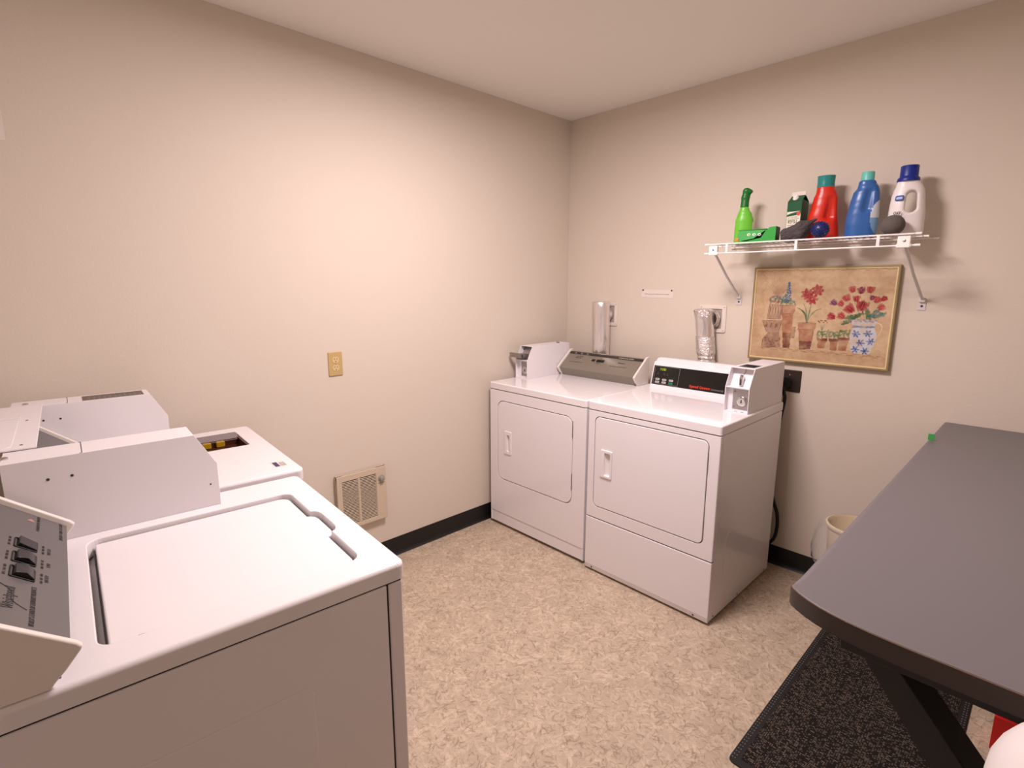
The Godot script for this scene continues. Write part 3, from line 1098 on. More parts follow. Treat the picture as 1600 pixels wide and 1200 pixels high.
# slanted control console with two end caps; zt is the z of its nose, y the deck height
func console(t: Node3D, x0: float, x1: float, zt: float, y: float, panel: Material, cap: Material) -> Transform3D:
	var cw := 0.013
	var outline := [V(zt - 0.042, y), V(zt - 0.034, y + 0.010), V(zt - 0.022, y + 0.022), V(zt - 0.002, y + 0.047), V(zt, y + 0.053), V(zt - 0.005, y + 0.060), V(zt - 0.126, y + 0.158), V(zt - 0.135, y + 0.161), V(zt - 0.152, y + 0.161), V(zt - 0.152, y)]
	for x in [x0 + cw, x1]:
		var s := mb()
		ext(s, PackedVector2Array(outline), along_x(x), cw, 0.004, 3, true)
		var c := part(t, "console_end_cap", s, cap)
		screw(c, plane_at(Vector3(x - cw * 0.5, y + 0.012, zt - 0.031), Vector3.RIGHT, Vector3(0, 0.7, 0.7)), 0.0022, M.ink)
	var s2 := mb()
	ext(s2, PackedVector2Array([V(zt - 0.048, y), V(zt - 0.014, y + 0.052), V(zt - 0.131, y + 0.148), V(zt - 0.148, y + 0.148), V(zt - 0.148, y)]), along_x(x1 - cw), x1 - x0 - 2 * cw, 0.0)
	var c2 := part(t, "console_panel", s2, panel)
	var up := Vector3(0, 0.096, -0.117).normalized()
	c2.set_meta("console", true)
	return plane_at(Vector3(x0 + cw, y + 0.052, zt - 0.014), Vector3.RIGHT, up)


func lift(t: Transform3D, x: float, y: float, z := 0.0) -> Transform3D:
	return t * Transform3D(Basis(), Vector3(x, y, z))


func plate(s: SurfaceTool, t: Transform3D, x: float, y: float, w: float, h: float, th := 0.0006, bev := 0.0) -> void:
	ext(s, PackedVector2Array([V(x, y), V(x + w, y), V(x + w, y + h), V(x, y + h)]), t, th, bev, 1)


func build_dryers() -> void:
	# ---- dryer beside the left wall
	var w := 0.742
	var d := 0.640
	var h := 0.905
	var t := thing("dryer", "white coin dryer standing against the left wall, with tan control panel", "dryer", Vector3(0.0478, 0, 0.764), 0.0, "coin dryers")
	feet(t, w, d)
	var s := mb()
	bx(s, Vector3(0, 0.018, -d), Vector3(w, h - 0.042, -0.022), 0.006)
	part(t, "cabinet", s, M.enamel)
	s = mb()
	ext(s, rrect(w + 0.004, d + 0.004, 0.012, 4, V(w / 2, d / 2)), along_y(h - 0.038), 0.038, 0.007, 3)
	part(t, "top_panel", s, M.enamel2)
	s = mb()
	var dc := V(0.361, 0.556)
	var ph := h - 0.042
	ring(s, rrect(w, ph - 0.086, 0.004, 2, V(w / 2, (ph + 0.086) / 2)), rrect(0.590, 0.492, 0.052, 8, dc), dc, Transform3D(Basis(), Vector3(0, 0, -0.02)), 0.02, 0.005, 0.0015)
	part(t, "front_panel", s, M.enamel)
	s = mb()
	ext(s, PackedVector2Array([V(0, 0.018), V(0.013, 0.018), V(0.013, 0.0865), V(0, 0.0865)]), Transform3D(Basis(), Vector3(0, 0, -0.02)), 0.02, 0.005, 2)
	ext(s, PackedVector2Array([V(w - 0.013, 0.018), V(w, 0.018), V(w, 0.0865), V(w - 0.013, 0.0865)]), Transform3D(Basis(), Vector3(0, 0, -0.02)), 0.02, 0.005, 2)
	ext(s, PackedVector2Array([V(0.010, 0.018), V(w - 0.010, 0.018), V(w - 0.010, 0.088), V(0.010, 0.088)]), Transform3D(Basis(), Vector3(0, 0, -0.02)), 0.0165, 0.003, 2)
	part(t, "kick_panel", s, M.enamel)
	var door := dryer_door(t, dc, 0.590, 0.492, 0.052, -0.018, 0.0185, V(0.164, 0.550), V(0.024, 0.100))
	joint_shade(t, w, d, [h - 0.043, h - 0.037])
	door_handle(door, 0.130, 0.190, 0.480, 0.623, 0.0, 0.152, 0.176, 0.500, 0.600)
	for y in [0.69, 0.40]:
		s = mb()
		bx(s, Vector3(0.6525, y, -0.004), Vector3(0.6560, y + 0.09, 0.0035), 0.001)
		part(door, "hinge", s, M.steel)
	var pl := console(t, 0.118, 0.708, -0.474, h, M.panel_tan, M.cream)
	var cw := 0.564
	s = mb()
	plate(s, pl, 0.0, 0.127, cw, 0.0205)
	part(t, "console_band", s, M.band)
	for i in 3:
		s = mb()
		plate(s, pl, 0.045 + 0.047 * i, 0.131, 0.016, 0.006, 0.001)
		plate(s, pl, 0.042 + 0.047 * i, 0.140, 0.012, 0.004, 0.001)
		part(t, "band_print", s, M.ink_grey)
	words(t, "band_lettering", "COMMERCIAL DRYER", M.inkwhite, lift(pl, 0.385, 0.133, 0.001), 0.007, 0.105)
	words(t, "panel_lettering", "PRESS START AFTER", M.ink_soft, lift(pl, 0.075, 0.107, 0.0006), 0.006, 0.05)
	words(t, "panel_lettering", "INSERTING COINS", M.ink_soft, lift(pl, 0.072, 0.094, 0.0006), 0.006, 0.045)
	words(t, "panel_lettering", "HIGH HEAT  MEDIUM  LOW", M.ink_soft, lift(pl, 0.045, 0.058, 0.0006), 0.005, 0.10)
	s = mb()
	plate(s, pl, 0.207, 0.083, 0.024, 0.017, 0.003, 0.001)
	part(t, "start_button", s, M.gloss_black)
	s = mb()
	plate(s, pl, 0.244, 0.082, 0.055, 0.020, 0.003, 0.001)
	part(t, "display_window", s, M.gloss_black)
	words(t, "panel_lettering", "MINUTES", M.ink_soft, lift(pl, 0.252, 0.070, 0.0006), 0.005)
	words(t, "panel_lettering", "TIME", M.ink_soft, lift(pl, 0.262, 0.108, 0.0006), 0.005)
	words(t, "logo_lettering", "Whirlpool", M.ink, lift(pl, 0.402, 0.088, 0.0006), 0.013, 0.048, "Droid Serif")
	words(t, "panel_lettering", "COMMERCIAL LAUNDRY PRODUCTS", M.ink_soft, lift(pl, 0.352, 0.062, 0.0006), 0.0055, 0.125)
	coin_box(t, Vector3(0.005, h, -0.212), 0.102, 0.40, {"slide": "lever"})
	for i in 2:
		s = mb()
		bx(s, Vector3(0.052 + 0.014 * i, h + 0.2, -0.55), Vector3(0.060 + 0.014 * i, h + 0.206, -0.542), 0.002)
		part(t, "box_stud", s, M.bronze)

	# ---- dryer with the black display panel
	w = 0.685
	d = 0.672
	h = 0.914
	t = thing("dryer", "white coin dryer with black display panel and big square door", "dryer", Vector3(0.8185, 0, 0.783), 0.0, "coin dryers")
	feet(t, w, d)
	s = mb()
	bx(s, Vector3(0, 0.014, -d), Vector3(w, h - 0.045, -0.022), 0.006)
	part(t, "cabinet", s, M.enamel)
	s = mb()
	ext(s, rrect(w + 0.004, d + 0.004, 0.010, 4, V(w / 2, d / 2)), along_y(h - 0.041), 0.041, 0.008, 3)
	part(t, "top_panel", s, M.enamel2)
	s = mb()
	dc = V(0.339, 0.605)
	ph = h - 0.0445
	ring(s, rrect(w, ph - 0.304, 0.004, 2, V(w / 2, (ph + 0.304) / 2)), rrect(0.596, 0.474, 0.030, 7, dc), dc, Transform3D(Basis(), Vector3(0, 0, -0.02)), 0.02, 0.005, 0.0015)
	part(t, "front_panel", s, M.enamel)
	s = mb()
	ext(s, PackedVector2Array([V(0, 0.034), V(w, 0.034), V(w, 0.301), V(0, 0.301)]), Transform3D(Basis(), Vector3(0, 0, -0.02)), 0.0205, 0.004, 3)
	var low := part(t, "lower_panel", s, M.enamel)
	s = mb()
	ext(s, PackedVector2Array([V(-0.02, 0.0345), V(0.0, 0.0345), V(-0.004, 0.014), V(-0.02, 0.014)]), along_x(w - 0.002), w - 0.004, 0.0)
	part(low, "bottom_flange", s, M.steelwhite)
	for x in [0.045, w - 0.07]:
		screw(low, plane_at(Vector3(x, 0.024, -0.0015), Vector3.RIGHT, Vector3(0, 0.98, 0.2)), 0.0045, M.bronze)
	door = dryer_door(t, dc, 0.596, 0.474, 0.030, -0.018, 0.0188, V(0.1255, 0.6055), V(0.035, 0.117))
	joint_shade(t, w, d, [h - 0.046, h - 0.040, 0.300, 0.306])
	door_handle(door, 0.085, 0.153, 0.535, 0.678, 0.0008, 0.108, 0.143, 0.547, 0.664)
	for y in [0.70, 0.395]:
		s = mb()
		bx(s, Vector3(0.6340, y, -0.004), Vector3(0.6375, y + 0.09, 0.0035), 0.001)
		part(door, "hinge", s, M.steel)
	for z in [-0.05, -0.30, -0.62]:
		screw(t, plane_at(Vector3(w, 0.03, z), Vector3(0, 0, -1), Vector3.UP), 0.0045, M.ink)
	# side panel: a shallow embossed field
	s = mb()
	ext(s, rrect(0.42, 0.36, 0.09, 8, V(0.33, 0.245)), plane_at(Vector3(w - 0.0005, 0, 0), Vector3(0, 0, -1), Vector3.UP), 0.0022, 0.002, 2)
	part(t, "side_emboss", s, M.enamel)
	# console: rounded head with an inset black panel
	s = mb()
	var zc := -0.508
	ext(s, PackedVector2Array([V(zc, h), V(zc - 0.004, h + 0.012), V(zc - 0.038, h + 0.138), V(zc - 0.046, h + 0.146), V(zc - 0.060, h + 0.149), V(zc - 0.066, h + 0.153), V(zc - 0.074, h + 0.162), V(zc - 0.13, h + 0.164), V(zc - 0.15, h + 0.15), V(zc - 0.155, h)]), along_x(0.568), 0.541, 0.005, 2, true)
	part(t, "console_housing", s, M.enamel)
	pl = plane_at(Vector3(0.036, h + 0.014, zc - 0.0043), Vector3.RIGHT, Vector3(0, 0.126, -0.034))
	s = mb()
	plate(s, pl, 0.0, 0.010, 0.522, 0.106, 0.0012)
	var face := part(t, "control_panel", s, M.gloss_black, "black control panel")
	s = mb()
	for q in [[0.008, 0.014, 0.150, 0.0015], [0.008, 0.1115, 0.150, 0.0015], [0.008, 0.014, 0.0015, 0.099], [0.1565, 0.014, 0.0015, 0.099]]:
		plate(s, lift(pl, 0, 0, 0.0012), q[0], q[1], q[2], q[3], 0.0003)
	part(face, "panel_outline", s, M.ink_grey)
	s = mb()
	plate(s, lift(pl, 0, 0, 0.0012), 0.036, 0.088, 0.078, 0.018, 0.0008)
	part(face, "display_window", s, M.lcd)
	words(face, "display_digits", "100", M.led, lift(pl, 0.039, 0.0905, 0.0021), 0.013, 0.036)
	for q in [[0.024, 0.066], [0.062, 0.068], [0.082, 0.064]]:
		s = mb()
		plate(s, lift(pl, 0, 0, 0.0012), q[0], q[1], 0.012, 0.005, 0.0004)
		plate(s, lift(pl, 0, 0, 0.0012), q[0] + 0.004, q[1] + 0.006, 0.005, 0.008, 0.0004)
		part(face, "indicator_print", s, M.ink)
	for i in 6:
		s = mb()
		ext(s, rrect(0.026, 0.0115, 0.004, 3), lift(pl, 0.034 + 0.041 * (i % 3), 0.040 - 0.0155 * (i / 3), 0.0012), 0.0025, 0.001, 1)
		var bt := part(face, "button", s, M.button_green if i == 5 else M.button)
		words(bt, "button_lettering", ["NORM", "PERM", "DEL", "LOW", "HEAT", "START"][i], M.ink, lift(pl, 0.026 + 0.041 * (i % 3), 0.0375 - 0.0155 * (i / 3), 0.0038), 0.005, 0.016)
	words(face, "logo_lettering", "Speed Queen", M.ink_red, lift(pl, 0.226, 0.016, 0.0013), 0.0185, 0.113, "Droid Sans", true)
	words(face, "logo_lettering", "Commercial", M.ink_grey, lift(pl, 0.345, 0.0195, 0.0013), 0.011, 0.066)
	coin_box(t, Vector3(0.565, h, -0.269), 0.110, 0.402, {"slide": "slot", "hole": true})


func washer(label: String, at: Vector3, turn: float, second: bool) -> Node3D:
	var w := 0.682
	var d := 0.655
	var h := 0.900
	var t := thing("washer", label, "washing machine", at, turn, "top-load coin washers")
	feet(t, w, d)
	var s := mb()
	bx(s, Vector3(0, 0.02, -d), Vector3(w, h - 0.041, -0.036), 0.004)
	part(t, "cabinet", s, M.enamel)
	s = mb()
	bx(s, Vector3(0, 0.02, -0.033), Vector3(w, h - 0.041, 0.0), 0.005)
	part(t, "front_panel", s, M.enamel)
	joint_shade(t, w, d, [h - 0.042, h - 0.035])
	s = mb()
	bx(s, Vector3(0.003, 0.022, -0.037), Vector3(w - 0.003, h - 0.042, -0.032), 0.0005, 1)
	part(t, "seam", s, M.gap_shade)  # dark strip painting the shade between front panel and cabinet
	for x in [0.0, w]:
		s = mb()
		var sg := 1.0 if x > 0 else -1.0
		ext(s, rrect(0.30, 0.56, 0.02, 4, V(0.35 * sg, 0.43)), plane_at(Vector3(x - sg * 0.0005, 0, 0), Vector3(0, 0, -sg), Vector3.UP), 0.0024, 0.002, 2)
		part(t, "side_emboss", s, M.enamel)
	var outer := rrect(w + 0.004, d + 0.02, 0.022, 6, V(w / 2, d / 2))
	if not second:
		# deck with the lid well; finger notch in the front rim
		var well := PackedVector2Array()
		for p in rrect(0.476, 0.452, 0.028, 6, V(0.311, 0.285)):
			well.append(p)
		var k := 0
		var shaped := PackedVector2Array()
		for p in well:
			shaped.append(p)
			k += 1
			if k == 21:      # after the lower left corner, along v = 0.059
				for q in [V(0.238, 0.059), V(0.243, 0.050), V(0.254, 0.043), V(0.270, 0.040), V(0.352, 0.040), V(0.368, 0.043), V(0.379, 0.050), V(0.384, 0.059)]:
					shaped.append(q)
		s = mb()
		ring(s, outer, shaped, V(0.311, 0.285), along_y(h - 0.036), 0.036, 0.010, 0.003, 4)
		part(t, "deck", s, M.enamel2)
		var cover := PackedVector2Array()
		for p in shaped:
			var near: float = clampf((0.2 - p.y) * 20.0, 0.0, 1.0)
			cover.append(V(0.311 + (p.x - 0.311) * 0.984, minf(p.y + 0.007 * near, 0.497)))
		s = mb()
		ext(s, cover, along_y(h - 0.033), 0.022, 0.004, 3)
		var lid := part(t, "lid", s, M.enamel2)
		s = mb()
		bx(s, Vector3(0.09, h - 0.034, -0.5015), Vector3(0.53, h - 0.020, -0.4985), 0.0005, 1)
		part(lid, "lid_gap_strip", s, M.ink)  # dark strip set in the gap behind the lid
		for q in [[0.088, -0.452]]:
			s = mb()
			bx(s, Vector3(q[0] - 0.012, h - 0.014, q[1] - 0.006), Vector3(q[0] - 0.001, h - 0.008, q[1] + 0.006), 0.002)
			part(lid, "bumper", s, M.rubber)
	else:
		s = mb()
		ring(s, outer, rrect(0.222, 0.185, 0.008, 3, V(0.500, 0.148)), V(0.500, 0.148), along_y(h - 0.036), 0.036, 0.010, 0.002, 4)
		part(t, "deck", s, M.enamel2)
		# dispenser tray
		s = mb()
		bx(s, Vector3(0.389, h - 0.034, -0.240), Vector3(0.61, h - 0.029, -0.056), 0.0005, 1)
		bx(s, Vector3(0.534, h - 0.030, -0.239), Vector3(0.540, h - 0.006, -0.057), 0.0005, 1)
		bx(s, Vector3(0.389, h - 0.030, -0.063), Vector3(0.611, h - 0.003, -0.0565), 0.0005, 1)
		var tray := part(t, "dispenser_tray", s, M.amber, "amber brown dispenser tray")
		for z in [-0.158, -0.112]:
			s = mb()
			bx(s, Vector3(0.518, h - 0.029, z - 0.030), Vector3(0.5335, h - 0.006, z), 0.004)
			part(tray, "dispenser_cup", s, M.amber_yellow)
		s = mb()
		ext(s, PackedVector2Array([V(0.532, h - 0.010), V(0.548, h - 0.002), V(0.575, h + 0.004), V(0.606, h + 0.001), V(0.606, h - 0.006), V(0.54, h - 0.012)]), Transform3D(Basis(Vector3(1, 0, 0), Vector3(0, 1, 0), Vector3(0, 0, 1)), Vector3(0, 0, -0.2385)), 0.18, 0.001, 1, true)
		part(t, "dispenser_flap", s, M.flap_grey)
		s = mb()
		plate(s, lift(along_y(h), 0.062, 0.022, 0.0), 0.0, 0.0, 0.060, 0.040, 0.0004)
		var lab := part(t, "sticker", s, M.paper)
		s = mb()
		plate(s, lift(along_y(h), 0, 0, 0.0004), 0.066, 0.044, 0.050, 0.014, 0.0003)
		part(lab, "sticker_print", s, mat(Color(0.22, 0.24, 0.36), 0.6))
		for i in 4:
			s = mb()
			plate(s, lift(along_y(h), 0, 0, 0.0004), 0.066, 0.025 + 0.0045 * i, 0.045 - 0.006 * (i % 2), 0.0015, 0.0003)
			part(lab, "sticker_print", s, M.ink)
	var pl := console(t, 0.002, 0.548, -0.526, h, M.panel_grey, M.cream)
	var cw := 0.52
	if not second:
		for i in 3:
			var x: float = [0.338, 0.270, 0.207][i]
			s = mb()
			var hole := rrect(0.040, 0.034, 0.002, 2, V(x, 0.072))
			ring(s, rrect(0.045, 0.039, 0.003, 2, V(x, 0.072)), hole, V(x, 0.072), pl, 0.0022, 0.0008, 0.0005)
			part(t, "button_bezel", s, M.black)
			s = mb()
			ext(s, PackedVector2Array([V(0.053, 0.0), V(0.087, 0.0), V(0.085, 0.008), V(0.070, 0.0105 if i else 0.006), V(0.055, 0.004)]), plane_at(pl * Vector3(x - 0.019, 0, 0), pl.basis.y, pl.basis.z), 0.038, 0.0008, 1, true)
			part(t, "rocker_button", s, M.gloss_black)
			for j in 3:
				words(t, "button_lettering", ["HOT", "WARM", "COLD", "NORM", "PERM", "DEL", "REG", "SM", "MED"][i * 3 + j], M.ink_soft, lift(pl, x - 0.020 + 0.015 * j, 0.096, 0.0004), 0.0042, 0.010)
				words(t, "button_lettering", ["COLD", "WARM", "COLD", "HIGH", "LOW", "ALL", "ON", "OFF", "ADD"][i * 3 + j], M.ink_soft, lift(pl, x - 0.020 + 0.015 * j, 0.041, 0.0004), 0.0042, 0.010)
		words(t, "panel_lettering", "WASH", M.ink_soft, lift(pl, 0.322, 0.030, 0.0004), 0.006, 0.03)
		words(t, "panel_lettering", "SPIN", M.ink_soft, lift(pl, 0.262, 0.030, 0.0004), 0.006, 0.018)
		words(t, "panel_lettering", "WATER", M.ink_soft, lift(pl, 0.196, 0.032, 0.0004), 0.006, 0.030)
		words(t, "panel_lettering", "INSERT COINS TO START", M.ink_soft, lift(pl, 0.420, 0.009, 0.0004), 0.006, 0.098)
		words(t, "panel_lettering", "COMMERCIAL WASHER", M.ink_soft, lift(pl, 0.430, 0.052, 0.0004), 0.0055, 0.085)
		s = mb()
		ext(s, circ(0.009, 3, V(0.480, 0.068)), pl, 0.0004)
		part(t, "panel_mark", s, M.pink)
		words(t, "logo_lettering", "Whirlpool", M.ink, lift(pl, 0.072, 0.074, 0.0004), 0.019, 0.076, "Droid Serif")
		s = mb()
		ring(s, circ(0.011, 20, V(0.078, 0.1010), 0.8), circ(0.0085, 20, V(0.078, 0.1010), 0.75), V(0.078, 0.1010), pl, 0.0004)
		ring(s, circ(0.006, 16, V(0.078, 0.1010), 0.8), circ(0.0035, 16, V(0.078, 0.1010), 0.75), V(0.078, 0.1010), pl, 0.0004)
		var sw := []
		for i in 25:
			var f := i / 24.0
			sw.append(pl * Vector3(0.080 + 0.075 * f, 0.060 + 0.045 * f + 0.008 * sin(f * TAU), 0.0006))
		tube(s, sw, 0.0005, 4)
		part(t, "logo_mark", s, M.ink)
		words(t, "panel_lettering", "WORLD'S LEADER IN LAUNDRY PRODUCTS", M.ink_soft, lift(pl, 0.032, 0.049, 0.0004), 0.0075, 0.135)
	var cz: float = -0.280 if second else -0.224
	var b := coin_box(t, Vector3(0.553 if second else 0.586, h, cz), 0.111, 0.41, {})
	s = mb()
	for x in [0.002, 0.109]:
		bx(s, Vector3(x - 0.0006, 0.2, -0.275), Vector3(x + 0.0006, 0.2008, -0.27), 0.0002, 1)
	bx(s, Vector3(0.003, 0.1998, -0.2715), Vector3(0.108, 0.2006, -0.2700), 0.0002, 1)
	part(b, "lid_seam", s, M.ink_soft)
	for q in [[-0.336, 0.151, 0.0032], [-0.294, 0.151, 0.0032], [-0.020, 0.061, 0.0022]]:
		s = mb()
		lathe(s, plane_at(Vector3(-0.0002, q[1], q[0]), Vector3(0, 0, 1), Vector3.UP) * Transform3D(Basis(Vector3.RIGHT, PI / 2), Vector3.ZERO), [V(q[2], 0), V(q[2], 0.0004), V(0, 0.0004)], 10)
		part(b, "screw_hole", s, M.ink)
	# lock on the lid of the case
	s = mb()
	lathe(s, Transform3D(Basis(), Vector3(0.05, 0.2, -0.405 + (0.03 if second else 0.0))), [V(0.008, 0), V(0.008, 0.003), V(0.006, 0.0045), V(0, 0.005)], 16)
	part(b, "lid_lock", s, M.chrome)
	if second:
		s = mb()
		plate(s, lift(along_y(0.2), 0, 0, 0), 0.008, 0.062, 0.085, 0.17, 0.0008)
		var nt := part(b, "rate_label", s, M.label_brown, "grey brown printed label")
		for i in 11:
			s = mb()
			plate(s, lift(along_y(0.2008), 0, 0, 0), 0.014, 0.070 + 0.0142 * i, 0.028 + 0.03 * fmod(i * 0.618, 1.0), 0.004, 0.0003)
			part(nt, "label_print", s, M.ink_grey)
		# cover plate over the console, from case to case
		s = mb()
		bx(s, Vector3(-0.034, h + 0.2015, -0.76), Vector3(0.5525, h + 0.206, -0.612), 0.0015)
		var cp := part(t, "cover_plate", s, M.steelwhite)
		s = mb()
		ext(s, rrect(0.33, 0.10, 0.015, 4, V(0.15, 0.707)), along_y(h + 0.206), 0.0015, 0.001, 1)
		part(cp, "cover_panel", s, M.steelwhite)
		s = mb()
		bx(s, Vector3(0.34, h + 0.206, -0.70), Vector3(0.36, h + 0.2085, -0.655), 0.001)
		part(cp, "cover_latch", s, M.steelwhite)
		for x in [0.3, 0.0]:
			screw(cp, Transform3D(Basis(Vector3.RIGHT, -PI / 2), Vector3(x, h + 0.206, -0.64)), 0.0035, M.steel)
	return t


func build_washers() -> void:
	M.amber = mat(Color(0.26, 0.12, 0.06), 0.3)
	M.amber_yellow = mat(Color(0.66, 0.52, 0.08), 0.25)
	M.flap_grey = mat(Color(0.50, 0.46, 0.46), 0.4)
	M.label_brown = mat(Color(0.40, 0.35, 0.31), 0.5)
	var turn := PI - deg_to_rad(3.7)
	washer("white top-load washer with grey panel of black rocker buttons", Vector3(1.504, 0, 2.303), turn, false)
	washer("white top-load washer along the left wall with amber dispenser tray", Vector3(0.778, 0, 2.219), turn, true)


# ---------------------------------------------------------------- counter

func build_counter() -> void:
	var t := thing("folding_counter", "grey laminate folding counter on dark wall brackets", "counter")
	var pts := [V(2.115, 0.002), V(2.115, 0.6), V(2.115, 1.2), V(2.115, 1.76), V(2.115, 1.800), V(2.1165, 1.811), V(2.123, 1.821), V(2.137, 1.832), V(2.155, 1.843), V(2.177, 1.853), V(2.20, 1.860), V(2.225, 1.8655), V(2.26, 1.870), V(2.31, 1.873), V(2.40, 1.8735), V(2.775, 1.8735), V(2.775, 0.002)]
	var poly := PackedVector2Array()
	var scale := []
	for p in pts:
		poly.append(V(p.x, -p.y))
		scale.append(1.0 if p.x < 2.1155 and p.y < 1.79 else (0.10 if p.y > 1.815 else (0.7 if p.y < 1.805 else 0.35)))
	scale[0] = 1.0
	scale[15] = 0.1
	scale[16] = 0.1
	var s := mb()
	ext(s, poly, along_y(0.873), 0.038, 0.016, 4, true, scale)
	var top := part(t, "countertop", s, M.counter)
	# added band: the shade on the end face is put into its dark colour
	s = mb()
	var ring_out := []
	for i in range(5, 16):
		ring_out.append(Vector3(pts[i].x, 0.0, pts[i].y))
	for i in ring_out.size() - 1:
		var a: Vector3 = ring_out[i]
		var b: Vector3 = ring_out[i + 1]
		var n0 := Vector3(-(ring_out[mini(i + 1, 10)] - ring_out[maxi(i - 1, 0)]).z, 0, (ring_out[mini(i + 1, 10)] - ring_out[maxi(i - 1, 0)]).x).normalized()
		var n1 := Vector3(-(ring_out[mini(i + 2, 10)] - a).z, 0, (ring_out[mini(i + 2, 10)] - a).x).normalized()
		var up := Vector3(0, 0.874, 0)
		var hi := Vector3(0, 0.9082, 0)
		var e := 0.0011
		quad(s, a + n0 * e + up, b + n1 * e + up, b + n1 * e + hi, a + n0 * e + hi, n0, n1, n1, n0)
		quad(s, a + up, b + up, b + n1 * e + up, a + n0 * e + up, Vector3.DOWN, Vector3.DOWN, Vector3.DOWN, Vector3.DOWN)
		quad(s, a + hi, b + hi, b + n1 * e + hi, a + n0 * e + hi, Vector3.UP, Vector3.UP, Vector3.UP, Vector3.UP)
	part(top, "end_shade_band", s, M.counter_end_shade, "added dark brown band painting the shade on the end of the counter")
	s = mb()
	var line := []
	for i in range(5, 16):
		line.append(Vector3(pts[i].x, 0.9088, pts[i].y))
	tube(s, line, 0.0011, 5)
	part(top, "laminate_edge", s, M.kraft, "thin brown edge line of the laminate")
	for z in [1.80, 0.98]:
		s = mb()
		bx(s, Vector3(2.205, 0.815, z - 0.085), Vector3(2.775, 0.8725, z), 0.003)
		var b := part(t, "bracket", s, M.charcoal)
		s = mb()
		ext(s, PackedVector2Array([V(2.205, 0.866), V(2.30, 0.8155), V(2.705, 0.33), V(2.705, 0.20)]), Transform3D(Basis(), Vector3(0, 0, z - 0.085)), 0.083, 0.003, 1, true)
		part(b, "strut", s, M.charcoal)
		s = mb()
		bx(s, Vector3(2.705, 0.11, z - 0.085), Vector3(2.775, 0.815, z), 0.003)
		part(b, "wall_post", s, M.charcoal)
	s = mb()
	bx(s, Vector3(-0.020, -0.010, -0.001), Vector3(0.0, 0.014, 0.0), 0.0004, 1)
	solo("tape", s, mat(Color(0.25, 0.62, 0.32), 0.5), "bit of green tape on the edge of the grey counter", "tape", Vector3(2.138, 0.9215, 0.40))


# ---------------------------------------------------------------- things on the walls

